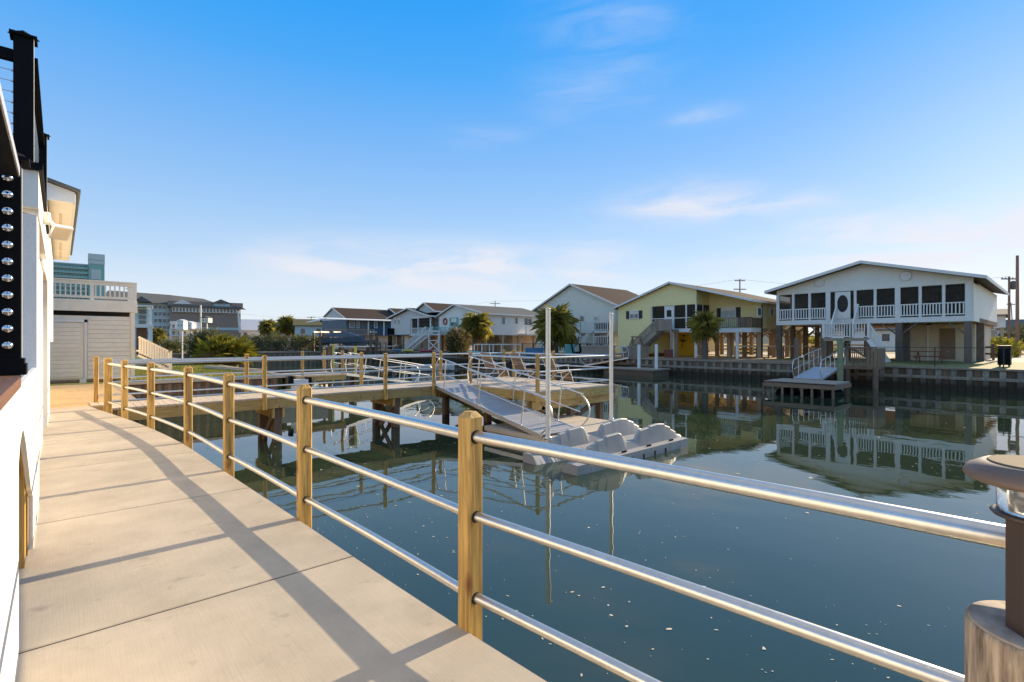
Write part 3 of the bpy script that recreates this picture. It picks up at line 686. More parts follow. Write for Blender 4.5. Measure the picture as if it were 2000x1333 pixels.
# split around the gap so every face stays convex
w_ = MB()
def strip(b0,b1,z0,z1,a0=-.16,a1=-.138): w_.prism([(b0,z0[0]),(b1,z0[1]),(b1,z1[1]),(b0,z1[0])],'x',a0,a1)
strip(-1.5,3.15,(0,0),(1.215,1.215))
gp = [(3.15,.87),(3.25,.94),(3.40,.975),(3.55,.97),(3.8,.86),(4.1,.68),(4.45,.46),(4.74,.36)]
for (p,zp),(q,zq) in zip(gp, gp[1:]): strip(p,q,(zp,zq),(1.215,1.215))
strip(4.74,5.35,(0,0),(1.215,1.215))
part('side_wall', w_, M['stucco'], wb)
for x, bb, zz in ((-.205,4.42,1.1),(-.20,4.66,1.1),(-.29,4.1,1.1)): part('timber_stud', MB().box(x-.04,x+.04,bb-.05,bb+.05,-.02,zz), M['pine'], wb)
part('back_wall', MB().box(-1.6,-1.5,1,5.3,0,1.2), M['stucco'], wb)
cap = [( -1.4,.3),(-.128,.3),(-.128,3.1),(-.135,3.25),(-.17,3.38),(-.3,3.44),(-1.4,3.44)]
part('cap_board', MB().prism(cap,'z',1.218,1.262), M['brown_cap'], wb)
for i in range(5): part('cap_seam', MB().box(-.9+i*.14-.002,-.9+i*.14+.002,.4,3.2,1.2625,1.264), M['dark'], wb)
# newel and rail of the landing
nw = thing('newel_post', (-.20,3.22,1.265), 'black square newel post with silver cable ends on the brown landing cap', 'railing post')
bz = 1.264
part('shaft', MB().box(-.257,-.143,3.163,3.277,bz,2.25), M['black'], nw)
part('base_trim', MB().box(-.275,-.125,3.145,3.295,bz,bz+.05), M['black'], nw); part('base_trim', MB().box(-.268,-.132,3.152,3.288,bz+.0505,bz+.075), M['black'], nw)
part('corner_trim', MB().box(-.1425,-.139,3.165,3.185,bz+.08,2.22), M['cream'], nw)
part('post_cap', MB().prism([(-.285,3.135),(-.115,3.135),(-.115,3.305),(-.285,3.305)],'z',2.251,2.268), M['black'], nw)
part('post_cap', MB().lathe([(.10,2.269),(.06,2.30),(.005,2.315)],-.2,3.22,4,False), M['black'], nw)
for i in range(12):
    z = 1.40+i*.0762
    o = part('cable_end', MB().lathe([(.004,0),(.012,.006),(.019,.016),(.020,.026),(.013,.034),(.004,.037)],0,0,14), M['steel'], nw, local=True)
    o.rotation_euler = (R(90),0,0); o.location = (.014, -.0575, z-1.265)
nw.location = (-.192, 3.30, 1.265)
lr = thing('landing_railing', (-.2,2,1.26), 'black handrail and steel cables running toward the camera from the newel post', 'railing')
part('handrail', MB().box(-.25,-.14,.6,3.16,2.155,2.20), M['black'], lr)
part('handrail_edge', MB().box(-.1395,-.134,.6,3.15,2.158,2.197), M['alu_matte'], lr)
for i in range(9): part('cable', MB().tube([(-.26,.6,1.40+i*.0762),(-.26,3.16,1.40+i*.0762)],.003,6), M['steel'], lr)

hb_ = thing('white_house', (-2,9,0), 'white stucco building with piers and upper deck along the left of the walkway', 'building')
def wbp(nm, m, *bx, **k): return part(nm, MB().box(*bx), M[m], hb_, **k)
wbp('pier','stucco', -1.2,-.135, 5.36,5.95, 0,2.40)
wbp('pier','stucco', -1.0,-.185, 7.9,9.85, 0,2.40)
wbp('pier','stucco', -1.0,-.155, 11.3,13.75, 0,2.40)
wbp('wall','stucco', -1.2,-.60, 5.96,11.29, 0,2.39)
wbp('lintel','oldwood_h', -.58,-.20, 5.96,7.89, 2.02,2.39); wbp('lintel','oldwood_h', -.58,-.22, 9.86,11.29, 1.95,2.39)
wbp('fascia','white', -1.5,-.125, 5.34,5.42, 2.45,2.735)
wbp('fascia','white', -1.5,-.125, 5.425,8.4, 2.42,2.735)
wbp('deck_edge','black', -1.6,-.10, 5.30,8.45, 2.738,2.79)
wbp('upper_wall','white', -4,-.16, 8.46,13.7, 2.405,3.75)
wbp('wall','white', -4,-.155, 13.76,20.0, 1.4,3.75)
wbp('wall','cream', -4,-.5, 13.8,20.0, 0,1.39)
# eave, seen from below
wbp('fascia','white', .17,.20, 11.4,19.7, 3.78,3.95)
wbp('soffit','cream', -.155,.168, 11.45,19.7, 3.78,3.80)
for bb in (13.2,15.0,16.9,18.6): part('soffit_vent', MB().box(-.02,.02,bb-.7,bb+.7,3.772,3.779), M['tanwall'], hb_)
part('gable_end', MB().prism([(-5,3.78),(.19,3.78),(.19,3.96),(-5,5.5)],'y',11.38,11.449), M['white'], hb_)
part('roof', MB().prism([(.26,3.955),(.26,4.0),(-5,5.56),(-5,5.51)],'y',11.28,19.8), M['roof_dark'], hb_)
# floodlight
fl_ = thing('floodlight', (-.1,6.7,2.6), 'square white floodlight on a round mount on the building wall, aimed at the path', 'floodlight')
c = at(92, 4.9, hgt(428,4.9)); h = at(119, 4.9, hgt(455,4.9))
part('mount', MB().tube([Vector((-.2,c.y,c.z)),Vector((c.x+.02,c.y-.02,c.z))],.062,20), M['white'], fl_)
part('arm', MB().tube([c,h],.02,8), M['white'], fl_)
lm = part('lamp_head', MB().box(-.075,.075,-.075,.075,-.02,.02), M['white'], fl_, local=True); lm.location = h-Vector(fl_.location); lm.rotation_mode = 'QUATERNION'; lm.rotation_quaternion = Vector((-.35,.75,.75)).to_track_quat('Z','Y')
lm2 = part('lens', MB().box(-.062,.062,-.062,.062,-.0225,-.0205), M['tanwall'], fl_, local=True); lm2.location = lm.location; lm2.rotation_mode = 'QUATERNION'; lm2.rotation_quaternion = lm.rotation_quaternion
# upper deck railing
ur = thing('deck_railing', (-.2,5.6,2.79), 'black composite deck railing with cable infill against the sky at upper left', 'railing')
def npost(a, b, z0=2.791, h=1.02, w=.115):
    p = part('post', MB().box(a-w/2,a+w/2,b-w/2,b+w/2,z0,z0+h), M['black'], ur)
    part('post_cap', MB().box(a-w/2-.022,a+w/2+.022,b-w/2-.022,b+w/2+.022,z0+h+.001,z0+h+.02), M['black'], ur)
    part('post_cap', MB().lathe([(.095,z0+h+.021),(.075,z0+h+.04),(.004,z0+h+.055)],a,b,4,False), M['black'], ur)
    part('corner_trim', MB().box(a+w/2+.0005,a+w/2+.004,b-w/2,b-w/2+.03,z0,z0+h), M['cream'], ur)
npost(-.215,5.55); npost(-.175,8.05); npost(-1.75,5.55)
part('handrail', MB().box(-1.7,-.275,5.52,5.58,3.62,3.70), M['black'], ur); part('handrail', MB().box(-.225,-.135,5.62,7.98,3.68,3.72), M['black'], ur)
for i in range(9):
    z = 2.88+i*.083
    part('cable', MB().tube([(-1.7,5.55,z),(-.275,5.55,z)],.003,6), M['steel'], ur); part('cable', MB().tube([(-.18,5.61,z),(-.18,7.99,z)],.003,6), M['steel'], ur)
    part('cable_end', MB().tube([(-.285,5.55,z),(-.272,5.55,z)],.009,8), M['steel'], ur)

# ================================================================ CREAM SHED WITH ROOF DECK
sh = thing('garden_shed', (1,23.5,0), 'cream boarded storage shed with a closed side door under a railed deck', 'shed')
SB = 22.9
z0, z1 = .10, 2.30
k = 14; hgt_ = (z1-z0)/k
part('core', MB().box(-1.6,1.95,SB+.03,25.3,.02,2.3), M['cream'], sh); part('gap_shade_block', MB().box(-1.6,1.9,SB+.3,25.2,2.301,2.699), M['dark'], sh)  # dark block added below the deck stands in for the shade in the gap
for i in range(k):
    z = z0+i*hgt_
    part('siding_board', MB().prism([(SB+.028,z+.004),(SB-.002,z+.010),(SB+.012,z+hgt_-.004),(SB+.028,z+hgt_-.004)],'x',.72,1.89), M['cream'], sh)
    part('siding_board', MB().prism([(SB+.028,z+.004),(SB-.002,z+.010),(SB+.012,z+hgt_-.004),(SB+.028,z+hgt_-.004)],'x',-1.4,-.42), M['cream'], sh)
dr = part('door', MB().box(-.40,.60,SB-.012,SB+.028,.14,2.05), M['cream'], sh)
for i in range(13):
    z = .20+i*.14
    part('door_board', MB().prism([(SB-.013,z+.003),(SB-.026,z+.010),(SB-.018,z+.137),(SB-.013,z+.137)],'x',-.30,.52), M['cream'], dr)
part('handle', MB().tube([(-.33,SB-.03,1.15),(-.33,SB-.07,1.15)],.02,8), M['black'], dr)
for bx in ((.62,.70,.10,2.16),(-.42,.70,2.07,2.16)): part('door_trim', MB().box(bx[0],bx[1],SB-.03,SB+.027,bx[2],bx[3]), M['white'], sh)
part('corner_post', MB().box(1.90,2.03,SB-.05,SB+.08,0,2.50), M['cream'], sh)
part('skid', MB().box(-1.5,2.0,SB+.0,SB+.1,.0,.09), M['oldwood_h'], sh)
part('foundation_block', MB().box(.5,.68,SB-.03,SB+.15,-.02,.10), M['stucco'], sh)
sd_ = thing('shed_deck', (1,23.5,2.5), 'cream painted deck with vertical balusters above the storage shed', 'deck')
part('rim_board', MB().box(-1.6,2.10,SB-.08,SB-.03,2.46,2.86), M['cream'], sd_); part('rim_board', MB().box(2.04,2.10,SB-.03,25.5,2.46,2.86), M['cream'], sd_)
part('floor', MB().box(-1.6,2.035,SB-.025,25.5,2.70,2.84), M['cream'], sd_)
part('top_rail', MB().box(-.32,2.09,SB-.09,SB+.05,3.50,3.55), M['cream'], sd_); part('bottom_rail', MB().box(-.2,2.0,SB-.05,SB,2.92,3.0), M['cream'], sd_)
part('top_rail', MB().box(-.32,2.02,SB-.055,SB-.01,3.38,3.498), M['cream'], sd_)
for i in range(16):
    a = -.15+i*.132
    part('baluster', MB().box(a,a+.042,SB-.04,SB-.005,2.99,3.39), M['cream'], sd_)
part('post', MB().box(1.96,2.08,SB-.07,SB+.05,2.86,3.50), M['cream'], sd_); part('post', MB().box(-.3,-.2,SB-.07,SB+.03,2.86,3.50), M['cream'], sd_); part('post', MB().box(.78,.88,SB-.06,SB+.03,2.86,3.50), M['cream'], sd_)
part('top_rail', MB().box(1.97,2.09,SB+.06,25.5,3.50,3.55), M['cream'], sd_)
for i in range(14): part('baluster', MB().box(2.01,2.045,SB+.15+i*.17,SB+.19+i*.17,2.86,3.50), M['cream'], sd_)
ss = thing('shed_stairs', (3,24.8,0), 'cream painted stairs with closed balustrade going down behind the shed', 'stairs')
p0 = Vector((2.3,24.6,1.40)); p1 = Vector((3.32,24.6,.80))
part('handrail', MB().beam(p0+Vector((0,0,.18)),p1+Vector((0,0,.18)),.12,.07), M['cream'], ss)
part('lower_rail', MB().beam(p0-Vector((0,0,.52)),p1-Vector((0,0,.52)),.06,.14), M['cream'], ss)
for i in range(12):
    c = p0+(p1-p0)*((i+.5)/12); part('baluster', MB().box(c.x-.035,c.x+.035,24.57,24.62,c.z-.5,c.z+.15), M['cream'], ss)
part('newel', MB().box(3.28,3.40,24.54,24.66,0,1.02), M['cream'], ss)
for i in range(10): part('step', MB().box(2.3+i*.105,2.44+i*.105,24.7,25.6,1.0-i*.10,1.05-i*.10), M['cream'], ss)
# little things by the lawn
solo('driftwood', MB().tube([(2.7,23.6,.07),(3.0,23.7,.13),(3.25,23.62,.06)],.09,8), M['oldwood'], 'brown log lying on the lawn strip beside the shed', 'log')
solo('timber_edging', MB().beam((5.6,30,.08),(6.85,24.2,.08),.12,.14), M['deck'], 'pale timber edging board lying along the lawn by the bush', 'timber')
# ================================================================ HOUSES
def window(root, A, px0, px1, py0, py1, glass='glass', frame='white', shut=None, mull=1, side=None, bars=0):
    """window in a wall facing the canal (x = A) or, with side = B, in a wall facing -y (y = B)"""
    f = MB(); t = .07
    if side is None:
        u0, u1 = Bv(px1,A), Bv(px0,A); zt = Zv((px0+px1)/2,py0,A); zb = Zv((px0+px1)/2,py1,A)
        bx = lambda a,b,c,d,dp0,dp1,m=f: m.box(A-dp1,A-dp0,a,b,c,d)
    else:
        u0, u1 = Av(px0,side), Av(px1,side); zt = Zb((px0+px1)/2,py0,side); zb = Zb((px0+px1)/2,py1,side)
        bx = lambda a,b,c,d,dp0,dp1,m=f: m.box(a,b,side-dp1,side-dp0,c,d)
    bx(u0-t,u1+t,zt,zt+t,.002,.06); bx(u0-t,u1+t,zb-t,zb,.002,.08); bx(u0-t,u0,zb,zt,.002,.06); bx(u1,u1+t,zb,zt,.002,.06)
    for i in range(1,mull+1):
        c = u0+(u1-u0)*i/(mull+1); bx(c-.025,c+.025,zb,zt,.002,.045)
    for i in range(1,bars+1):
        c = zb+(zt-zb)*i/(bars+1); bx(u0,u1,c-.02,c+.02,.002,.044)
    w_ = part('window', f, M[frame], root)
    g = MB(); bx(u0,u1,zb,zt,.001,.02,g); part('pane', g, M[glass], w_)
    if side is None and zt-zb > .5:
        g = MB(); dz = (zt-zb)*(.25+.3*((int(px0)*7)%5)/4); bx(u0+.01,u1-.01,zt-dz,zt-.005,.0205,.026,g); part('blind', g, M['cream'], w_)
    if shut:
        for a, b in ((u0-.45,u0-.09),(u1+.09,u1+.45)):
            g = MB(); bx(a,b,zb-.05,zt+.05,.002,.04,g); part('shutter', g, M[shut], root)
    return w_

def roof(root, A0, A1, b0, b1, ze, zr, rb, m, ov=.45, fr=.35, th=.16, trim='white', dirx=True):
    """gable roof; ridge along x at b = rb (or along y when dirx is False, with A and b exchanged)"""
    for s, be in ((-1,b0),(1,b1)):
        sl = (zr-ze)/abs(rb-be); e = be+s*ov; zo = ze-sl*ov
        poly = [(rb, zr),(rb, zr+th),(e, zo+th),(e, zo)]
        mb = MB()
        if dirx: mb.prism(poly, 'x', A0-fr, A1+fr)
        else: mb.prism(poly, 'y', A0-fr, A1+fr)
        part('roof', mb, M[m], root)
        # white rake and eave boards
        q = MB(); tr = [(rb, zr-.04),(rb, zr+th+.02),(e, zo+th+.02),(e, zo-.04)]
        if dirx: q.prism(tr, 'x', A0-fr-.05, A0-fr-.003)
        else: q.prism(tr, 'y', A0-fr-.05, A0-fr-.003)
        part('rake_board', q, M[trim], root)
        if dirx: part('eave_board', MB().box(A0-fr, A1+fr, *sorted((e+s*.004,e+s*.05)), zo-.06, zo+th+.01), M[trim], root)
        else: part('eave_board', MB().box(*sorted((e+s*.004,e+s*.05)), A0-fr, A1+fr, zo-.06, zo+th+.01), M[trim], root)

def gable_wall(root, m, A0, A1, b0, b1, z0, ze, zr, rb, name='wall'):
    return part(name, MB().prism([(b0,z0),(b1,z0),(b1,ze),(rb,zr),(b0,ze)],'x',A0,A1), M[m], root)

def railing(root, p, q, h=.95, m='white', sp=.14, bw=.05, posts=True, lift=.1, solid=False):
    p = Vector(p); q = Vector(q); L = (q-p).length; u = Vector((0,0,1))
    part('top_rail', MB().beam(p+u*h, q+u*h, .09, .07), M[m], root)
    part('bottom_rail', MB().beam(p+u*lift, q+u*lift, .06, .08), M[m], root)
    b = MB(); k = max(2,int(L/sp))
    for i in range(k):
        c = p+(q-p)*((i+.5)/k)
        b.box(c.x-bw/2,c.x+bw/2,c.y-bw/2,c.y+bw/2,c.z+lift+.04,c.z+h-.035)
    part('balusters', b, M[m], root, kind='stuff')
    if posts:
        for c in (p, q): part('rail_post', MB().box(c.x-.06,c.x+.06,c.y-.06,c.y+.06,c.z,c.z+h+.04), M[m], root)

def piles(root, m, pts, z1, r=.13, z0=-.05):
    me = None
    for a, b in pts:
        if me is None: me = MB().box(-r,r,-r,r,0,z1-z0).mesh('piling'); me.materials.append(M[m])
        o = part('piling', me, None, root); o.location = (a-wloc(root).x, b-wloc(root).y, z0-wloc(root).z)

# ---------------------------------------------------------------- large white stilt house
A = 42.0
W = thing('stilt_house', (A,9.7,0), 'large white house on dark stilts with a long screened porch and white railing, right side', 'house')
bl, br = Bv(1517,A), Bv(1901,A); rb = 9.7
ZO, ZF, ZR, ZE, ZK = 5.02, 3.02, 3.88, 5.38, 6.86
sl = (ZK-ZE)/(bl-rb)
part('gable_wall', MB().prism([(br,ZO),(bl,ZO),(bl,ZE-.03),(rb,ZK-.03),(br,ZE-.03)],'x',A,A+.15), M['sid_white'], W)
part('house_wall', MB().box(A+2.8,A+15.5,br+.02,bl-.02,2.95,ZE-.2), M['sid_white'], W)
part('porch_ceiling', MB().box(A+.16,A+2.79,br+.05,bl-.05,ZO+.02,ZO+.07), M['tanwall'], W)
part('floor_band', MB().box(A-.03,A+2.79,br-.03,bl+.03,2.66,3.0), M['white'], W)
part('floor_frame', MB().box(A+2.8,A+15.5,br,bl,2.62,2.94), M['oldwood'], W)
part('side_wall', MB().box(A+.16,A+2.79,br,br+.12,3.0,ZO), M['sid_white'], W)
for px in (1519,1549,1581,1617,1670,1709,1753,1797,1843,1891):
    wdt = .30 if px in (1617,1753,1891) else (.16 if px != 1519 else .22)
    c = Bv(px,A); part('porch_post', MB().box(A+.005,A+.14,c-wdt/2,c+wdt/2,3.001,ZO-.001), M['white'], W)
bays = [(1519,1549),(1549,1581),(1581,1617),(1670,1709),(1709,1753),(1753,1797),(1797,1843),(1843,1891)]
for p, q in bays:
    b0_, b1_ = Bv(q,A)+.12, Bv(p,A)-.12
    part('screen_panel', MB().box(A+.07,A+.09,b0_,b1_,3.05,ZO-.02), M['screen'], W)
    part('top_rail', MB().box(A-.05,A+.03,b0_-.04,b1_+.04,ZR-.07,ZR), M['white'], W)
    part('bottom_rail', MB().box(A-.04,A+.03,b0_-.04,b1_+.04,3.09,3.16), M['white'], W)
    bm = MB(); k = int((b1_-b0_)/.155)
    for i in range(k):
        c = b0_+(b1_-b0_)*(i+.5)/k; bm.box(A-.03,A+.01,c-.033,c+.033,3.16,ZR-.07)
    part('balusters', bm, M['white'], W, kind='stuff')
# inner wall of the porch, seen dimly through the screens
for q0_, q1_ in ((5.0,6.3),(8.6,9.7),(12.4,13.5)):
    wn = part('inner_window', MB().box(A+2.72,A+2.795,q0_,q1_,3.8,4.8), M['white'], W); part('pane', MB().box(A+2.70,A+2.715,q0_+.1,q1_-.1,3.9,4.7), M['glass'], wn)
part('inner_door', MB().box(A+2.72,A+2.795,10.4,11.4,3.02,4.9), M['tanwall'], W)
for x_, y_ in ((43.6,6.2),(43.7,8.0),(43.5,13.8)):
    part('porch_chair_seat', MB().box(x_-.3,x_+.3,y_-.3,y_+.3,3.35,3.45), M['oldwood'], W); part('porch_chair_back', MB().box(x_+.26,x_+.32,y_-.3,y_+.3,3.46,4.1), M['oldwood'], W)
# screen door with an oval
d0, d1 = Bv(1661,A), Bv(1631,A); dm = (d0+d1)/2
dr = part('door', MB().box(A-.02,A+.06,d0,d1,3.02,4.97), M['white'], W)
n = 24; ov = MB(); ov.prism([(dm+.34*math.cos(2*math.pi*i/n),4.12+.62*math.sin(2*math.pi*i/n)) for i in range(n)],'x',A-.032,A-.021); part('oval_pane', ov, M['screen'], dr)
for s in (-1,1):
    e = (Bv(1670,A)+Bv(1661,A))/2 if s < 0 else (Bv(1631,A)+Bv(1617,A))/2
    part('screen_panel', MB().box(A+.07,A+.09,e-.16,e+.16,3.05,ZO-.02), M['screen'], W)
for px, py in ((1601,553),(1769,540)):
    c = Bv(px,A); z = Zv(px,py,A); vt = MB().prism([(c+.30*math.cos(i*math.pi/10),z+.30*math.sin(i*math.pi/10)) for i in range(20)],'x',A-.05,A-.002)
    v = part('gable_vent', vt, M['white'], W); part('vent_ring', MB().tube([(A-.055,c+.31*math.cos(i*math.pi/10),z+.31*math.sin(i*math.pi/10)) for i in range(21)],.03,6,False), M['sid_grey'], v)
    part('vent_louvre', MB().box(A-.075,A-.051,c-.2,c+.2,z-.015,z+.015), M['sid_grey'], v)
roof(W, A, A+15.5, br, bl, ZE, ZK, rb, 'roof_grey', ov=.62, fr=.7, th=.14)
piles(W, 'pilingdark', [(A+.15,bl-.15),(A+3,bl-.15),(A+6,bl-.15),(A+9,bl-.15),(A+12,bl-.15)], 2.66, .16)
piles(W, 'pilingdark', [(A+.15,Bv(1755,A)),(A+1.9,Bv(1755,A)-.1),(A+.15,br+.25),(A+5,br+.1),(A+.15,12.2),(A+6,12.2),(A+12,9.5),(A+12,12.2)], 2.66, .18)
for a, b, s in ((A+.15,bl-.15,-1),(A+3,bl-.15,-1),(A+6,bl-.15,-1),(A+9,bl-.15,-1),(A+.15,Bv(1755,A),1),(A+.15,Bv(1755,A),-1),(A+.15,br+.25,1),(A+.15,12.2,1),(A+.15,12.2,-1)):
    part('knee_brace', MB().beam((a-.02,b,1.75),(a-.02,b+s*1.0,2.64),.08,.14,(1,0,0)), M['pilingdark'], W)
g0 = Bv(1768,A+4)
part('lower_room', MB().box(A+4.0,A+14,br+.3,g0,0,2.6), M['tanwall'], W)
part('lower_door', MB().box(A+3.95,A+3.998,Bv(1797,A+4),Bv(1774,A+4),.02,2.05), M['tanwall'], W, label='closed tan door of the ground floor room')
part('roller_door', MB().box(A+3.93,A+3.998,Bv(1866,A+4),Bv(1836,A+4),.15,2.3), M['oldwood_h'], W)
part('door_panel', MB().box(A+3.95,A+3.998,Bv(1812,A+4)-.04,Bv(1812,A+4)+.04,0,2.6), M['white'], W)
part('ceiling_lamp', MB().lathe([(.12,2.52),(.16,2.60)],A+2,6.4,12), M['black'], W)
# landing and stairs
S = thing('porch_stairs', (39,11,0), 'white railed landing and steps leading up to the porch of the white stilt house', 'stairs')
La = 39.4; l0, l1 = Bv(1697,La), Bv(1608,La); zl = 1.62
part('landing_floor', MB().box(La,La+1.5,l0,l1,zl-.2,zl), M['graywood'], S)
railing(S, (La,l0,zl), (La,Bv(1664,La),zl), .98); railing(S, (La,Bv(1662,La),zl), (La,l1,zl), .98)
railing(S, (La,l1,zl), (La+1.4,l1,zl), .98, posts=False); railing(S,(La+.05,l0,zl),(La+.06,l0-.75,.3),.95)
s0, s1 = Bv(1668,41), Bv(1626,41)
for i in range(7): part('step', MB().box(La+1.5+i*.2,La+1.8+i*.2,s0,s1,zl+.16+i*.18,zl+.20+i*.18), M['graywood'], S)
for b in (s0,s1):
    railing(S, (La+1.3,b,zl), (A-.05,b,3.02), .98, sp=.16)
for i in range(8): part('step', MB().box(La,La+1.1,l0-.12-i*.09,l0-.0-i*.09,zl-.22-i*.19,zl-.18-i*.19), M['white'], S)
part('stringer', MB().beam((La-.02,l0,zl-.1),(La-.02,l0-.85,.0),.05,.28), M['white'], S); part('stringer', MB().beam((La+1.12,l0,zl-.1),(La+1.12,l0-.85,.0),.05,.28), M['white'], S)
piles(S, 'pilingdark', [(La+.1,l0+.1),(La+.1,l1-.1),(La+1.4,l0+.1),(La+1.4,l1-.1)], zl-.2, .09)
part('cross_brace', MB().beam((La+.1,l1-.1,.3),(La+.1,l1-1.6,1.35),.05,.12), M['pilingdark'], S); part('cross_brace', MB().beam((La+.1,l0+.1,.3),(La+.1,l0+1.6,1.35),.05,.12), M['pilingdark'], S)
# pier boxes on the sea wall
pr = thing('pier_deck', (34,8,0), 'brown timber pier platform with boarded sides below the white house stairs', 'pier')
q0, q1 = Bv(1713,33.2), Bv(1650,33.2)
part('floor', MB().box(33.2,35.0,q0,q1+2.2,-.16,.03), M['oldwood_h'], pr)
def boards(x, y0, y1, z0, z1, m='oldwood_h', root=pr, axis='y', pitch=.15, nm='board'):
    n = max(1,int(abs(y1-y0)/pitch)); me = None
    for i in range(n):
        c = y0+(y1-y0)*(i+.5)/n
        b = MB().box(x-.02,x+.02,c-pitch/2+.01,c+pitch/2-.01,z0,z1) if axis == 'y' else MB().box(c-pitch/2+.01,c+pitch/2-.01,x-.02,x+.02,z0,z1)
        part(nm, b, M[m], root)
boards(33.2, q0, Bv(1693,33.2), -.05, 1.02); boards(q0, 33.25, 35.0, -.05, 1.02, axis='x')
boards(33.2, Bv(1660,33.2), q1, -.05, .98); boards(35.1, Bv(1614,35.1), Bv(1580,35.1), .0, .98)
part('top_rail', MB().box(33.13,33.27,q0,q1,1.03,1.08), M['oldwood'], pr); part('top_rail', MB().box(35.03,35.17,Bv(1614,35.1),Bv(1578,35.1),.99,1.04), M['oldwood'], pr)
bm = MB()
for i in range(9): c = Bv(1693,33.2)+(Bv(1660,33.2)-Bv(1693,33.2))*(i+.5)/9; bm.box(33.18,33.22,c-.02,c+.02,0,1.03)
part('balusters', bm, M['oldwood'], pr, kind='stuff')
for b in (q0+.1,q1-.1,q1+2): part('pile', MB().cyl(33.35,b,-3,-.16,.14,10), M['oldwood'], pr)
# float, piles and gangway in front of the white house
ff = thing('floating_dock', (27,8.6,WZ), 'brown framed floating dock with tall piles in front of the white stilt house', 'floating dock')
part('deck', MB().box(26.0,28.4,7.1,10.15,-.62,-.54), M['graywood'], ff); part('rim', MB().box(25.95,28.45,7.05,10.2,-.80,-.63), M['oldwood_h'], ff)
part('rub_strip', MB().box(25.94,25.945,7.05,10.2,-.60,-.56), M['dark'], ff)
for i in range(8): part('rim_post', MB().box(25.96,26.04,7.1+i*.43,7.2+i*.43,WZ-.3,-.80), M['sea_plank'], ff)
for i in range(3): part('float_drum', MB().tube([(26.4,7.5+i*1.0,WZ+.02),(28.1,7.5+i*1.0,WZ+.02)],.26,12), M['black'], ff)
def pile(px, z, zt, lb, m='oldwood', r_=.15, g=None, name='mooring_pile'):
    p = at(px, z); r = thing(name, (p.x,p.y,WZ), lb, 'pile', g)
    part('shaft', MB().cyl(p.x,p.y,-3,zt,r_,12,r_*.92), M[m], r); part('top', MB().lathe([(r_*.9,zt+.001),(r_*.6,zt+.03)],p.x,p.y,12), M[m], r); return r
pile(1641, 25.8, 1.52, 'tall greenish mooring pile at the right end of the brown floating dock', 'pilegreen' if 'pilegreen' in M else 'graywood', .15)
pile(1556, 27.0, 1.56, 'tall brown mooring pile at the left end of the brown floating dock', 'oldwood', .13)
M['paleblue'] = mat('pale blue grey gangway deck', (.42,.47,.52), .5, .1, var=.05, scale=4)
gangway('gangway', (34.8,9.6,.02), (28.4,8.95,-.50), 1.25, 'pale blue grey gangway down to the brown floating dock by the white house', .95, 'paleblue', nposts=5, r=.022)
# picnic table, grill, shore fence
T_ = thing('picnic_table', (44,6.6,0), 'red brown picnic table with benches under the right side of the white house', 'table')
p = at(1815, 31.2); T_.location = (p.x,p.y,0.02)
for nm, bx in (('tabletop',(-.4,.4,-.9,.9,.72,.77)),('bench',(-.85,-.58,-.9,.9,.42,.46)),('bench',(.58,.85,-.9,.9,.42,.46)),('crossbar',(-.85,.85,-.62,-.56,.34,.42)),('crossbar',(-.85,.85,.56,.62,.34,.42))): part(nm, MB().box(*bx), M['redwood'] if 'redwood' in M else M['brown_cap'], T_, local=True)
for y in (-.55,.55):
    for s in (-1,1): part('leg', MB().beam((s*.12,y,.72),(s*.6,y,0),.05,.1), M['brown_cap'], T_, local=True)
gr = thing('covered_grill', (0,0,0), 'black covered grill standing on the far bank at the right edge', 'grill')
p = at(1962, 27.2); gr.location = (p.x,p.y,.03); gr.scale = (.72,.72,.85)
part('cover', MB().prism([(-.60,.12),(-.5,.9),(-.34,1.15),(-.1,1.34),(.3,1.36),(.5,1.05),(.62,.12)],'y',-.35,.35), M['black'], gr, local=True)
for s in (-.45,.45):
    for t in (-.25,.25): part('leg', MB().box(s-.03,s+.03,t-.03,t+.03,0,.35), M['black'], gr, local=True)
fb = thing('shore_fence', (35.6,5,0), 'thin black metal rail fence along the sea wall before the white house', 'fence')
part('rail', MB().tube([(35.6,-2,1.06),(35.6,Bv(1700,35.6),1.06)],.016,6), M['fence_black'], fb)
for px in (1700,1826,1960): c = Bv(px,35.6); part('post', MB().box(35.58,35.62,c-.025,c+.025,0,1.08), M['fence_black'], fb)
fb = thing('shore_fence', (38,18,0), 'pale rope rail on short posts between the yellow and white houses', 'fence')
fp = [at(px, 41) for px in (1436,1478,1501,1530,1577)]
for i, p in enumerate(fp): part('post', MB().box(p.x-.05,p.x+.05,p.y-.05,p.y+.05,0,1.0), M['oldwood'], fb)
for p, q in zip(fp, fp[1:]): part('rail', MB().tube([p+Vector((0,0,1.0)),q+Vector((0,0,1.0))],.035,6), M['pole'], fb)

# ---------------------------------------------------------------- yellow stilt house
A = 40.0
Yh = thing('stilt_house', (A,22.8,0), 'pale yellow gabled house with dark shutters, screened porch and golden ground floor wall', 'house')
bl, br, rb = Bv(1207,A), 16.7, Bv(1311,A); ze, zk = 4.62, 6.5
bm_ = Bv(1272,A); bc = Bv(1360,A); A2 = A+2.3
def zroof(b): return ze+(zk-ze)*(1-abs(b-rb)/((bl-rb) if b > rb else (rb-br)))
part('wall', MB().prism([(bm_,.3),(bl,.3),(bl,ze),(bm_,zroof(bm_))],'x',A,A+13), M['sid_yellow'], Yh)
part('gable_wall', MB().prism([(bc,4.55),(bm_-.002,4.55),(bm_-.002,zroof(bm_)),(rb,zk),(bc,zroof(bc))],'x',A,A+.15), M['sid_yellow'], Yh)
part('porch_side_wall', MB().prism([(A+.16,4.55),(A2,4.55),(A2,zroof(bc)-.02),(A+.16,zroof(bc)-.02)],'y',bc,bc+.12), M['sid_yellow'], Yh)
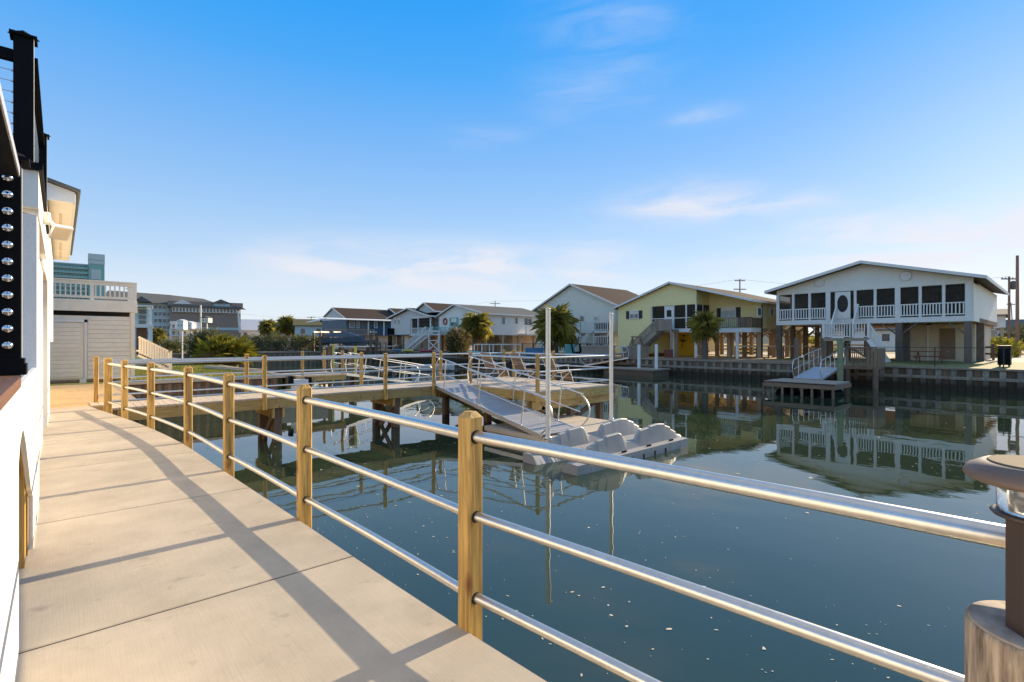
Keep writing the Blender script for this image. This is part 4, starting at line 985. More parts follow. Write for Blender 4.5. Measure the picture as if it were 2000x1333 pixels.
part('wall', MB().prism([(br,2.45),(bc-.002,2.45),(bc-.002,zroof(bc)-.03),(br,ze-.03)],'x',A2,A+13), M['sid_yellow'], Yh)
part('house_wall', MB().box(A+2.4,A+12.9,bc+.13,bm_-.01,2.3,4.6), M['sid_yellow'], Yh)
roof(Yh, A, A+13.2, br, bl, ze, zk, rb, 'roof_brown', ov=.35, fr=.35, th=.12)
part('floor_band', MB().box(A-.02,A+2.39,bc,bm_-.01,2.18,2.5), M['white'], Yh)
for px in (1272.5,1299,1315.5,1340,1359): c = Bv(px,A); part('porch_post', MB().box(A+.0,A+.1,c-.06,c+.06,2.501,4.549), M['white'], Yh)
for p, q in ((1273,1299),(1315.5,1340),(1340,1359)):
    part('screen_panel', MB().box(A+.04,A+.06,Bv(q,A)+.07,Bv(p,A)-.07,2.5,4.54), M['screen'], Yh)
    part('screen_bar', MB().box(A+.0,A+.035,Bv(q,A)+.06,Bv(p,A)-.06,3.40,3.46), M['white'], Yh)
c0, c1 = Bv(1314,A), Bv(1300,A); dr = part('door', MB().box(A-.01,A+.06,c0,c1,2.5,4.5), M['white'], Yh)
part('pane', MB().box(A-.02,A-.011,c0+.12,c1-.12,3.55,4.15), M['screen'], dr); part('pane', MB().box(A-.02,A-.011,c0+.12,c1-.12,2.7,3.35), M['screen'], dr)
part('screen_panel', MB().box(A+.16,A2-.1,bc+.02,bc+.04,2.5,4.54), M['screen'], Yh); part('porch_post', MB().box(A+1.1,A+1.2,bc-.01,bc+.019,2.501,4.549), M['white'], Yh)
window(Yh, A, 1231, 1246.5, 609, 622.5, shut='shutter', mull=1)
window(Yh, A2, 1410, 1436, 603, 622, 'glass_light', shut='shutter', mull=1)
window(Yh, A2, 1479, 1486, 603, 617, side=br, mull=0); window(Yh, A2, 1504, 1509, 603, 617, side=br, mull=0)
# side deck in front of the right section
part('deck_band', MB().box(A+.3,A2-.01,br,bc-.02,2.12,2.45), M['white'], Yh)
railing(Yh, (A+.35,Bv(1440,A+.35),2.45), (A+.35,bc-.05,2.45), .82, 'graywood', sp=.16)
boards(A+.35, br, Bv(1441,A+.35), 2.5, 3.27, 'oldwood', Yh); boards(br, A+.4, A2-.1, 2.5, 3.27, 'oldwood', Yh, axis='x')
part('top_rail', MB().box(A+.30,A+.42,br,Bv(1441,A+.35),3.275,3.32), M['oldwood'], Yh)
part('downpipe', MB().box(A2-.1,A2-.02,br-.1,br-.01,.1,4.4), M['shutter'], Yh)
G = 44.0
gw = part('golden_wall', MB().box(G,G+.2,Bv(1360,G),Bv(1255,G),0,2.17), M['gold'], Yh)
# painted palm motif on the golden wall: flat metal cut-outs
c = Bv(1334,G)
for i in range(6):
    th = R(20+28*i); part('wall_ornament', MB().beam((G-.03,c,1.35),(G-.03,c+.45*math.cos(th),1.35+.35*math.sin(th)),.02,.05), M['shutter'], Yh)
part('wall_ornament', MB().beam((G-.03,c,1.35),(G-.03,c+.08,.75),.02,.04), M['shutter'], Yh)
c2 = Bv(1306,G); part('wall_ornament', MB().beam((G-.03,c2,.9),(G-.03,c2+.15,.6),.02,.08), M['shutter'], Yh)
part('wall_lamp', MB().lathe([(.1,1.98),(.16,1.9),(.12,1.85)],G-.2,Bv(1338,G),10), M['shutter'], Yh)
for px, a in ((1315,A+.1),(1359.5,A+.1)): c = Bv(px,a); part('white_post', MB().box(a-.09,a+.09,c-.1,c+.1,-.02,2.18), M['white'], Yh)
c = Bv(1440,A+.4); part('white_post', MB().box(A+.32,A+.5,c-.1,c+.1,-.02,2.12), M['white'], Yh)
tp = [(a,b) for a in (A+2.4,A+5.4,A+8.4,A+11.4,A+12.9) for b in (16.9,19.4,21.9)]+[(A+12.9,25),(A+8,25)]
piles(Yh, 'tanpile', tp, 2.44, .15)
for a, b in tp:
    for s in (-1,1): part('knee_brace', MB().beam((a,b,1.55),(a,b+s*.8,2.35),.08,.12,(1,0,0)), M['tanpile'], Yh)
part('floor_beam', MB().box(A2,A+13,br,bc,2.2,2.449), M['tanpile'], Yh)
# grey stairs before the porch
gs = thing('timber_stairs', (39,26,0), 'grey weathered timber stairs climbing to the porch of the yellow house', 'stairs')
t0, t1 = Bv(1317,39.2), Bv(1284,39.2)
part('landing_floor', MB().box(38.8,39.95,t0,t0+1.5,2.3,2.42), M['graywood'], gs)
boards(38.8, t0, t0+1.5, 2.35, 3.3, 'graywood', gs)
for i in range(11): part('step', MB().box(38.8,39.9,t0+1.5+i*.24,t0+1.78+i*.24,2.2-i*.2,2.25-i*.2), M['graywood'], gs)
for x in (38.75,39.92):
    part('stringer', MB().beam((x,t0+1.5,2.2),(x,t0+4.2,0.1),.05,.3), M['graywood'], gs)
    part('handrail', MB().beam((x,t0+1.4,3.35),(x,t0+4.2,1.1),.08,.1), M['graywood'], gs)
    for i in range(14): c = t0+1.5+i*.2; z = 2.3-i*.155; part('rail_board', MB().box(x-.02,x+.02,c-.07,c+.07,z-.05,z+.95), M['graywood'], gs)
piles(gs, 'graywood', [(38.9,t0+.1),(39.8,t0+.1)], 2.3, .07)
bx_ = thing('boarded_enclosure', (36,30,0), 'square grey boarded enclosure on the sea wall left of the white mooring piles', 'enclosure')
e0, e1 = Bv(1246,35.6), Bv(1214,35.6)
boards(35.6, e0, e1, -.35, .93, 'graywood', bx_); boards(e0, 35.65, 37.2, -.35, .93, 'graywood', bx_, axis='x'); part('top_rail', MB().box(35.55,37.2,e0-.02,e1,.935,.98), M['graywood'], bx_)
part('floor', MB().box(33.9,37.2,e0-.3,e1+2.6,-.5,-.36), M['oldwood'], bx_)
sw = thing('a_frame_swing', (37.5,29,0), 'brown A-frame garden swing behind the grey boarded enclosure', 'swing')
s0, s1 = Bv(1256,37.6), Bv(1225,37.6)
for b in (s0+.1,s1-.1):
    for q in (-.6,.6): part('leg', MB().beam((37.8+q,b,0),(37.8,b+(.35 if b < (s0+s1)/2 else -.35),1.75),.08,.1,(0,1,0)), M['oldwood_h'], sw)
part('ridge_beam', MB().box(37.74,37.86,s0+.3,s1-.3,1.72,1.84), M['oldwood_h'], sw)
part('seat', MB().box(37.5,38.0,s0+.5,s1-.5,.5,.56), M['oldwood_h'], sw); part('backrest', MB().beam((38.02,s0+.5,.85),(38.02,s1-.5,.85),.04,.5), M['oldwood_h'], sw)
bk = thing('bank_deck', (37,22,0), 'low brown timber deck along the sea wall in front of the yellow house', 'deck')
k0, k1 = Bv(1560,36), Bv(1283,36)
x = 35.25
while x < 39.0: part('deck_board', MB().box(x+.005,x+.24,k0,k1,-.02,.04), M['oldwood_h'], bk); x += .25
# white piles, gangway and float by the yellow house
fy = thing('floating_dock', (33,27,WZ), 'low grey floating dock below the gangway of the yellow house', 'floating dock')
p = at(1268, 40.5); 
part('deck', MB().box(31.9,34.3,Bv(1292,33),Bv(1192,33),-.76,-.66), M['graywood'], fy); part('float', MB().box(32.0,34.2,Bv(1290,33),Bv(1194,33),WZ-.1,-.761), M['oldwood'], fy)
pile(1248, 38.6, 1.12, 'left white mooring pile beside the gangway of the yellow house', 'white', .13, 'white mooring piles of the yellow house')
pile(1282, 37.6, 1.15, 'right white mooring pile beside the gangway of the yellow house', 'white', .13, 'white mooring piles of the yellow house')
tt = at(1305, 41.5); bt = at(1252, 38.9)
gangway('gangway', (35.2,24.6,.05), (33.2,27.6,-.62), 1.1, 'small grey gangway with curled rails between the two white mooring piles', .95, nposts=4, r=.028)

# ---------------------------------------------------------------- pale green gabled house
A = 42.0
Hn = thing('gabled_house', (A,36.8,0), 'tall pale grey green gabled house with two white balconies and brown roof', 'house')
b0_, b1_, rb = 31.0, 42.3, 36.8
gable_wall(Hn, 'sid_green', A, A+10, b0_, b1_, .2, 5.15, 7.6, rb)
roof(Hn, A, A+10, b0_, b1_, 5.17, 7.62, rb, 'roof_brown', ov=.45, fr=.3, th=.12)
window(Hn, A, 1133.5, 1141, 614, 629, mull=0); window(Hn, A, 1161, 1168.5, 616, 626, 'glass_light', mull=0)
window(Hn, A, 1084, 1090, 612, 624, mull=0)
bb0, bb1 = Bv(1188,40.5), Bv(1134,40.5)
for z, n_ in ((2.45,0),(1.0,1)):
    part('balcony_floor', MB().box(40.4,A-.01,bb0,bb1,z-.22,z), M['white'], Hn); railing(Hn, (40.45,bb0,z), (40.45,bb1,z), .9, sp=.2)
for b in (bb0,(bb0+bb1)/2,bb1): part('balcony_post', MB().box(40.4,40.52,b-.06,b+.06,0,3.3), M['white'], Hn)
part('dark_doorway', MB().box(A-.03,A-.005,Bv(1180,A),Bv(1162,A),.9,2.1), M['glass'], Hn)
for i, (b, cz) in enumerate(((bb0+.8,2.5),(bb0+1.7,2.5),(bb0+1.0,1.05))): part('patio_furniture', MB().box(40.9,41.5,b-.35,b+.35,cz,cz+.75), M['black'], Hn)
part('stair', MB().beam((41.0,bb1,2.4),(41.0,bb1+2.1,.3),.9,.2), M['white'], Hn); part('stair_rail', MB().beam((40.5,bb1,3.3),(40.5,bb1+2.1,1.2),.06,.08), M['white'], Hn)
# ---------------------------------------------------------------- long white house
A = 40.0
Hl = thing('stilt_house', (A,55,0), 'long white house on stilts with grey roof and turquoise porch trim, behind the first palm', 'house')
b0_, b1_, rb = 49.7, 60.0, 55.9
gable_wall(Hl, 'sid_white', A, A+12, b0_, b1_, 2.4, 4.9, 6.3, rb)
roof(Hl, A, A+12, b0_, b1_, 4.92, 6.32, rb, 'roof_grey', ov=.4, fr=.35, th=.12)
window(Hl, A, 980.5, 986, 621, 634, side=b0_, mull=0, glass='glass_light'); window(Hl, A, 1006, 1010.5, 622, 633, side=b0_, mull=0); window(Hl, A, 1024, 1038, 623, 636, side=b0_, mull=1)
window(Hl, A, 882, 892, 622, 637, frame='teal', shut='teal'); 
part('wreath', MB().tube([(A-.06,Bv(870,A)+.4*math.cos(i*math.pi/6),Zv(870,629,A)+.4*math.sin(i*math.pi/6)) for i in range(13)],.12,6,False), M['redpl'], Hl)
railing(Hl, (A-1.5,b0_+.5,2.4), (A-1.5,b1_+.5,2.4), .9, 'teal', sp=.3); part('porch_floor', MB().box(A-1.6,A-.01,b0_+.3,b1_+.5,2.2,2.4), M['white'], Hl)
d0, d1 = Av(1027,48.2), Av(1062,48.2)
part('side_deck', MB().box(d0,d1,48.1,b0_-.01,2.2,2.42), M['white'], Hl); railing(Hl, (d0,48.15,2.42), (d1,48.15,2.42), .95, sp=.25)
piles(Hl, 'tanpile', [(A+.3+i*2.9,b) for i in range(5) for b in (49.9,54.5,59.6)], 2.39, .15)
for i in range(5):
    for s in (-1,1): part('knee_brace', MB().beam((A+.3+i*2.9,49.9,1.5),(A+.3+i*2.9+s*.9,49.9,2.35),.12,.1,(0,1,0)), M['tanpile'], Hl)
part('lower_room', MB().box(A+6,A+12,51,59,0,2.38), M['tanwall'], Hl)
part('floor_beam', MB().box(A,A+12,b0_,b1_,2.2,2.395), M['white'], Hl)
# ---------------------------------------------------------------- grey house with porch stairs
A = 39.0
Hg = thing('stilt_house', (A,66,0), 'light grey boarded house with brown roof, open porch and long white stairs', 'house')
b0_, b1_ = 60.8, 72.0
part('wall', MB().box(A,A+11,Bv(801,A),b1_,2.4,5.0), M['sid_grey'], Hg)
part('wall', MB().box(A+2.2,A+11,b0_,Bv(801,A)-.002,2.4,5.0), M['sid_grey'], Hg)
part('lintel', MB().box(A,A+.15,b0_,Bv(801,A)-.002,4.75,5.0), M['white'], Hg)
part('porch_floor', MB().box(A-.02,A+2.19,b0_,Bv(801,A)-.002,2.2,2.42), M['white'], Hg)
for px in (803,816,840,861): c = Bv(px,A); part('porch_post', MB().box(A,A+.14,c-.09,c+.09,2.43,4.749), M['white'], Hg)
railing(Hg, (A+.05,b0_+.1,2.42), (A+.05,Bv(803,A),2.42), .9, sp=.2, posts=False)
for p, q in ((804,815),(817,839)): part('screen_panel', MB().box(A+.2,A+.22,Bv(q,A),Bv(p,A),2.5,4.7), M['screen'], Hg)
window(Hg, A, 771, 774, 622, 634, mull=0, frame='white'); window(Hg, A, 778, 781, 622, 634, mull=0)
roof(Hg, A, A+11, b0_, b1_, 5.02, 6.25, 66.2, 'roof_brown', ov=.6, fr=.5, th=.14)
gable_wall(Hg, 'sid_grey', A+.4, A+11, 60.0, 65.6, 5.5, 5.7, 6.9, 62.6, 'dormer_wall'); roof(Hg, A+.4, A+11, 60.0, 65.6, 5.7, 6.9, 62.6, 'roof_brown', ov=.3, fr=.3, th=.12)
part('gable_wall', MB().prism([(60.8,5.003),(72,5.003),(66.2,6.2)],'x',A+.02,A+.2), M['sid_grey'], Hg)
piles(Hg, 'tanpile', [(a,b) for a in (A+.3,A+4,A+8) for b in (61,63.5,66,68.8,71.7)], 2.39, .14)
part('lower_room', MB().box(A+3,A+11,66,71.8,0,2.38), M['tanwall'], Hg)
ws = thing('white_stairs', (37.5,63,0), 'long white outdoor stairs going down from the porch of the grey house', 'stairs')
c0, c1 = Bv(838,37.6), Bv(796,37.6)
for x in (37.1,38.2): part('stringer', MB().beam((x,c0,2.6),(x,c1,.1),.06,.35), M['white'], ws); part('handrail', MB().beam((x,c0,3.4),(x,c1,1.0),.08,.10), M['white'], ws)
bm = MB()
for i in range(24):
    t = (i+.5)/24; b = c0+(c1-c0)*t; z = 2.6-2.5*t
    for x in (37.1,38.2): bm.box(x-.03,x+.03,b-.03,b+.03,z,z+.82)
part('balusters', bm, M['white'], ws, kind='stuff')
for i in range(12): t = (i+.5)/12; part('step', MB().box(37.13,38.17,c0+(c1-c0)*t-.16,c0+(c1-c0)*t+.16,2.55-2.5*t,2.6-2.5*t), M['white'], ws)
sc_ = thing('white_lattice_tower', (36.8,60,0), 'white open timber stand with cross braces right of the long white stairs', 'stand')
t0, t1 = Bv(858,36.8), Bv(838,36.8)
for b in (t0,t1):
    for x in (36.8,38.3): part('post', MB().box(x-.08,x+.08,b-.08,b+.08,0,2.7), M['white'], sc_)
for z in (.1,1.5,2.3,2.65): part('crossbar', MB().box(36.74,36.86,t0+.09,t1-.09,z-.05,z+.05), M['white'], sc_)
part('brace', MB().beam((36.72,t0,.15),(36.72,t1,1.45),.04,.12), M['white'], sc_); part('brace', MB().beam((36.68,t1,.15),(36.68,t0,1.45),.04,.12), M['white'], sc_)
part('platform', MB().box(36.7,38.4,t0-.1,t1+.1,2.701,2.8), M['white'], sc_)
# ---------------------------------------------------------------- navy blue house
Hb = thing('stilt_house', (37,85,0), 'navy and slate blue house with brown roof and white corner boards above beige store rooms', 'house')
part('slate_wall', MB().box(35.2,39.0,80.0,90.5,2.4,5.05), M['sid_slate'], Hb); part('blue_wall', MB().box(39.01,44.6,79.95,90.5,2.4,5.05), M['sid_blue'], Hb)
for a in (39.0,41.9): part('corner_board', MB().box(a-.12,a+.12,79.86,79.94,2.4,5.05), M['white'], Hb)
part('porch_roof', MB().prism([(78.6,4.85),(80.1,5.1),(80.1,5.2),(78.6,4.95)],'x',30.5,45), M['white'], Hb)
roof(Hb, 35.4, 45, 80.0, 91, 5.07, 7.1, 85.5, 'roof_brown', ov=.4, fr=.4, th=.14); part('gable_wall', MB().prism([(80,5.05),(91,5.05),(85.5,7.05)],'x',35.2,35.5), M['sid_grey'], Hb)
for px0,px1 in ((731,736),(697,701),(683,692)): window(Hb, 40, px0, px1, 630, 641, side=79.95, mull=0, glass='glass_light')
part('store_room', MB().box(38,43,80.5,90,0,2.38), M['tanwall'], Hb)
part('deck', MB().box(30.8,39,77.6,79.9,2.2,2.4), M['oldwood_h'], Hb); railing(Hb, (30.9,77.7,2.4), (39,77.7,2.4), .9, 'tanpile', sp=.3)
piles(Hb, 'tanpile', [(a,77.8) for a in (31,33.6,36.3,39)]+[(41,80),(44.3,80)], 2.2, .14)
part('carport_roof', MB().prism([(31,4.9),(28.6,4.3),(28.6,4.4),(31,5.0)],'y',78,80) , M['white'], Hb)
Hc = thing('gabled_house', (50,84,0), 'second brown roofed house just behind the navy house', 'house')
part('wall', MB().box(45.5,57,79.5,89,2.4,5.3), M['sid_blue'], Hc); roof(Hc, 45.5, 57, 79.5, 89, 5.3, 7.35, 84.2, 'roof_brown', ov=.4, fr=.3)
part('gable_wall', MB().prism([(79.5,5.29),(89,5.29),(84.2,7.3)],'x',45.4,45.7), M['sid_blue'], Hc); part('lower_room', MB().box(46,56,80,88,0,2.39), M['tanwall'], Hc)

def far_house(lb, px, z, wd, dp, ze, zr, mw, mr, ridge_x=True, stilts=False, nwin=3, z0=0, rz=0):
    """small distant house facing the camera: local x right, y away"""
    p = at(px, z); h = thing('distant_house', (p.x,p.y,0), lb, 'house', None, R(rz)-R(YAW)-math.atan((px-1000)/FOC)); w2 = wd/2
    part('wall', MB().box(-w2,w2,0,dp,z0,ze), M[mw], h, local=True)
    if ridge_x:
        part('roof', MB().prism([(-.4,ze-.05),(dp/2,zr),(dp+.4,ze-.05),(dp+.4,ze-.2),(dp/2,zr-.15),(-.4,ze-.2)],'x',-w2-.4,w2+.4), M[mr], h, local=True)
    else:
        part('roof', MB().prism([(-w2-.4,ze-.05),(0,zr),(w2+.4,ze-.05),(w2+.4,ze-.2),(0,zr-.15),(-w2-.4,ze-.2)],'y',-.4,dp+.4), M[mr], h, local=True)
        part('gable_wall', MB().prism([(-w2,ze-.001),(w2,ze-.001),(0,zr-.16)],'y',0.01,dp), M[mw], h, local=True)
    for i in range(nwin):
        c = -w2+wd*(i+.5)/nwin; f = part('window', MB().box(c-.55,c+.55,-.05,-.003,ze-1.9,ze-.6), M['white'], h, local=True)
        part('pane', MB().box(c-.45,c+.45,-.06,-.051,ze-1.8,ze-.7), M['glass'], f, local=True)
    if z0 > 1:
        me = MB().box(-.15,.15,-.15,.15,0,z0).mesh('piling'); me.materials.append(M['tanpile'])
        for i in range(4):
            o = part('piling', me, None, h); o.location = (-w2+.3+(wd-.6)*i/3, .3, 0)
    return h
far_house('pale mint distant house with olive roof left of the navy house', 622, 104, 9, 9, 4.7, 6.1, 'sid_mint', 'roof_olive' if 'roof_olive' in M else 'roof_brown', z0=2.4)
far_house('white distant house with low brown roof between palms and the mint house', 585, 112, 8, 9, 4.3, 5.7, 'sid_white', 'roof_brown', z0=2.2)
far_house('white distant house with a bright sloped metal roof right of the hotel', 496, 140, 8.5, 9, 4.5, 7.6, 'white', 'metalroof', nwin=2)
far_house('small white bungalow behind the two distant palms', 540, 128, 7, 6, 3.6, 5.0, 'sid_white', 'roof_grey', nwin=2)
far_house('small white house with open porch beyond the right side of the white stilt house', 1931, 60, 2.9, 8, 4.6, 5.4, 'sid_white', 'roof_grey', z0=3.0, nwin=1)
far_house('pale low house far behind the stilts of the white house', 1730, 75, 14, 8, 3.2, 4.6, 'sid_white', 'roof_grey')
far_house('beige low house seen between the stilts of the yellow house', 1440, 82, 16, 8, 3.2, 4.8, 'tanwall', 'roof_brown')
far_house('grey house at the far right beyond the utility poles', 1990, 85, 8, 8, 3.6, 5.2, 'sid_grey', 'roof_dark', nwin=2)
far_house('low white building behind the grey house stairs', 790, 105, 10, 8, 3.0, 4.0, 'sid_white', 'roof_dark', nwin=3)
far_house('low grey building left of the navy house at the canal bend', 655, 118, 8, 8, 2.8, 4.2, 'sid_grey', 'roof_dark', nwin=2)

# ---------------------------------------------------------------- hotel buildings far left
def local_thing(name, px, z, lb, cat):
    """frame turned to face the viewer; lx, lz turn picture columns and rows into its own x and height"""
    ph = math.atan((px-1000)/FOC); D = z/math.cos(ph); p = at(px, z)
    return thing(name, (p.x,p.y,0), lb, cat, None, -R(YAW)-ph), (lambda q: D*math.tan(math.atan((q-1000)/FOC)-ph)), (lambda y: CAMH+(667-y)/FOC*z)
H, lx, lz = local_thing('hotel_tower', 155, 300, 'sea green high rise hotel with a taller square lift tower on its right end', 'hotel')
def lb_(root, nm, m, x0, x1, y0, y1, z0, z1): return part(nm, MB().box(x0,x1,y0,y1,z0,z1), M[m], root, local=True)
lb_(H,'wing','tealhotel', lx(60),lx(172),0,16,0,lz(517)); lb_(H,'lift_tower','tealhotel', lx(172.5),lx(204),-2,12,0,lz(507))
lb_(H,'tower_top','palehotel', lx(172),lx(204.5),-2.2,12.2,lz(506.8),lz(495)); lb_(H,'tower_band','palehotel', lx(172),lx(204.5),-2.3,-2.05,lz(515),lz(508))
lb_(H,'tower_panel','palehotel', lx(178),lx(196),-2.2,-2.01,lz(545),lz(526))
lb_(H,'parapet','palehotel', lx(60),lx(172),-.6,-.1,lz(518),lz(516))
for i in range(8):
    y = 520+i*9.0
    lb_(H,'balcony_slab','palehotel', lx(60),lx(171.5),-1.6,-.05,lz(y+6.5),lz(y+5.5))
    lb_(H,'balcony_rail','tealhotel', lx(60),lx(171.5),-1.65,-1.55,lz(y+5.4),lz(y+2.5))
    for k in range(9): o = lb_(H,'window','glass', lx(104+k*7.4),lx(108.5+k*7.4),-.1,-.01,lz(y+5.3),lz(y+.6))
H, lx, lz = local_thing('hotel_building', 375, 118, 'wide grey and brown four storey hotel with dark hipped roofs and rows of balconies', 'hotel')
lb_(H,'wing','sid_mint', lx(200),lx(335),2,16,0,lz(594)); 
part('hip_roof', MB().add([(lx(190),1,lz(594)),(lx(350),1,lz(595)),(lx(350),18,lz(595)),(lx(190),18,lz(594)),(lx(200),9,lz(569)),(lx(330),9,lz(573))],[(0,1,5,4),(1,2,5),(2,3,4,5),(3,0,4),(3,2,1,0)]), M['roof_dark'], H, local=True)
part('hip_roof', MB().add([(lx(330),3,lz(594.5)),(lx(440),3,lz(594.5)),(lx(440),20,lz(594.5)),(lx(330),20,lz(594.5)),(lx(330),11,lz(572)),(lx(398),11,lz(577))],[(0,1,5,4),(1,2,5),(2,3,4,5),(3,0,4),(3,2,1,0)]), M['roof_dark'], H, local=True)
lb_(H,'wing','brick', lx(331),lx(470),0,14,0,lz(601)); lb_(H,'mansard','brick', lx(328),lx(474),-.6,14,lz(600.5),lz(590))
part('mansard_eave', MB().prism([(lx(326),lz(601)),(lx(480),lz(603)),(lx(470),lz(598)),(lx(328),lz(598))],'y',-1.2,-.61), M['roof_dark'], H, local=True)
lb_(H,'balcony_band','sid_white', lx(336),lx(469),-.5,-.01,lz(611),lz(601.2))
for k in range(20): lb_(H,'balcony_door','glass', lx(338+k*6.6),lx(341+k*6.6),-.55,-.505,lz(610),lz(602.5))
lb_(H,'dormer','sid_mint', lx(417),lx(449),-.8,8,lz(600),lz(592)); part('dormer_roof', MB().prism([(lx(413),lz(592)),(lx(452),lz(592)),(lx(431),lz(584))],'y',-1.2,8), M['roof_dark'], H, local=True)
lb_(H,'dormer','sid_mint', lx(450.2),lx(466),-.8,8,lz(601),lz(600)); part('dormer_roof', MB().prism([(lx(449),lz(600.5)),(lx(470),lz(600.5)),(lx(459),lz(596))],'y',-1,8), M['roof_dark'], H, local=True)
part('dormer_roof', MB().prism([(lx(338),lz(595.5)),(lx(376),lz(595.5)),(lx(356),lz(587))],'y',-.8,6), M['sid_white'], H, local=True)
part('dormer_roof', MB().prism([(lx(262),lz(594)),(lx(296),lz(594)),(lx(276),lz(583))],'y',-.4,6), M['roof_grey'], H, local=True)
for r_ in range(5):
    for k in range(4):
        c = 300+k*8.6; f = lb_(H,'window','white', lx(c-.5),lx(c+6.5),1.90,1.99,lz(606+r_*13),lz(597.5+r_*13)); part('pane', MB().box(lx(c),lx(c+6),1.86,1.895,lz(605+r_*13),lz(598.5+r_*13)), M['glass'], f, local=True)
part('wall_band', MB().box(lx(331),lx(470),-.06,-.01,lz(645),lz(640)), M['sid_mint'], H, local=True)
part('slanted_screen', MB().prism([(lx(463),lz(606)),(lx(466),lz(606)),(lx(471),lz(650)),(lx(466),lz(650))],'y',-1,-.6), M['white'], H, local=True)
H, lx, lz = local_thing('distant_house', 362, 88, 'white three level house with stacked decks in front of the brown hotel', 'house')
lb_(H,'wall','sid_white', lx(333),lx(392),0,9,0,lz(630)); lb_(H,'parapet','white', lx(332),lx(345),-.8,-.01,lz(634),lz(629)); 
for r_, y in enumerate((636,649)):
    lb_(H,'deck','white', lx(332),lx(393),-1.6,-.02,lz(y+8.5),lz(y+7)); lb_(H,'deck_rail','white', lx(332),lx(393),-1.62,-1.55,lz(y+4.6),lz(y+4))
    for c in (339,350,361,380): f = lb_(H,'window','white', lx(c-3.2),lx(c+3.2),-.06,-.01,lz(y+6.5),lz(y-1)); part('pane', MB().box(lx(c-2.4),lx(c+2.4),-.08,-.061,lz(y+5.8),lz(y-.3)), M['glass'], f, local=True)
for c in (333,352,372,392): lb_(H,'post','white', lx(c)-.12,lx(c)+.12,-1.6,-1.4,0,lz(643))
H, lx, lz = local_thing('white_lean_to', 284, 52, 'white frame building with slanted supports and a brown door right of the cream shed', 'building')
lb_(H,'wall','sid_mint', lx(240),lx(286),1,6,lz(640),lz(601)); lb_(H,'beam','white', lx(240),lx(299),-.1,1,lz(641),lz(634)); lb_(H,'roof','white', lx(240),lx(299),-.2,4,lz(600),lz(597))
lb_(H,'door','brown_cap', lx(266),lx(287),1,1.1,0,lz(640.2)); lb_(H,'post','white', lx(289),lx(298),0,.6,0,lz(641.2)); lb_(H,'post','white', lx(292),lx(297),0,.5,lz(633.8),lz(600.2))
part('slanted_support', MB().prism([(lx(287),lz(634)),(lx(291),lz(634)),(lx(291.5),lz(600.3)),(lx(289.5),lz(600.3))],'y',-.05,.4), M['white'], H, local=True)
for k in range(3): lb_(H,'window','glass', lx(271),lx(285),.93,.99,lz(613+k*11),lz(605+k*11))
# ================================================================ PLANTS
rnd = random.Random(11)
def frond_mesh(L=1.0, n=13, droop=.45, w=.055):
    """one fan palm leaf: a stalk along +x, then a fan of drooping blades"""
    m = MB(); st = .42*L
    m.beam((0,0,0),(st,0,.02),.03,.02)
    for i in range(n):
        th = R(-80+160*i/(n-1)); l = L*(.62+.12*math.cos(th))*rnd.uniform(.85,1.1)
        d = Vector((math.cos(th), math.sin(th), 0)); s = Vector((-d.y,d.x,0))*w*.5
        p0 = Vector((st,0,.02)); p1 = p0+d*l*.5+Vector((0,0,.03)); p2 = p0+d*l+Vector((0,0,-droop*l*rnd.uniform(.5,1.2)))
        m.add([p0, p1+s, p2, p1-s],[(0,1,2),(0,2,3)])
    return m
FM = []
for k in range(4):
    me = frond_mesh(1.0, 13, .35+.15*k).mesh('frond'); me.materials.append(M['frond']); FM.append(me)
FD = frond_mesh(.9, 9, 1.1).mesh('dry_frond'); FD.materials.append(M['frond_dry'])
def palm(px, z, h, R_, lb, n=60, tr=.17, zg=0, pos=None, squash=1.0):
    p = at(px, z) if pos is None else Vector(pos)
    t = thing('palm_tree', (p.x,p.y,zg), lb, 'palm tree', 'cabbage palms along the far bank')
    m = MB(); pts = [(0.04*math.sin(i*.9),.03*math.cos(i*1.3),h*i/8) for i in range(9)]
    m.tube(pts, tr*1.1, 10, True, tr*.85)
    for i in range(int(h/.16)):       # old leaf bases
        zz = .3+i*.16
        for k in range(4):
            th = i*1.1+k*math.pi/2; c = Vector((math.cos(th)*tr*.95, math.sin(th)*tr*.95, zz)); m.beam(c, c+Vector((math.cos(th)*.08,math.sin(th)*.08,.12)), .05,.03)
    part('trunk', m, M['trunk'], t, local=True)
    for i in range(n):
        u = (i+.5)/n; e = R(86-134*u**.85)+rnd.uniform(-.12,.12); a = i*2.39996+rnd.uniform(-.2,.2)
        o = part('frond' if e > R(-52) else 'dry_frond', FM[rnd.randrange(4)] if e > R(-48) else FD, None, t)
        s = R_*rnd.uniform(.74,1.2); o.scale = (s,s*1.0,s); o.location = (math.cos(a)*.06,math.sin(a)*.06,h+.05+.25*math.sin(e)*R_*.3)
        o.rotation_euler = (rnd.uniform(-.35,.35), -e, a)
    return t
palm(929, 62, 3.1, 1.75, 'round headed green palm before the long white house, left of the white pole', 64, .2)
palm(1086, 49.5, 2.75, 1.9, 'tall full palm against the pale green gabled house, just right of the white pole', 72, .2)
palm(1377, 38.6, 2.5, 1.12, 'stout trunked palm standing in front of the yellow house', 44, .21)
palm(524, 122, 4.4, 1.9, 'leftmost of the small palms on the skyline beyond the lawn bush', 60, .22)
palm(558, 108, 4.6, 2.0, 'small skyline palm left of the mint and white distant houses', 60, .22)
palm(307, 70, 2.0, 1.1, 'small palm in front of the grey hotel wing, right of the white frame building', 45, .15)

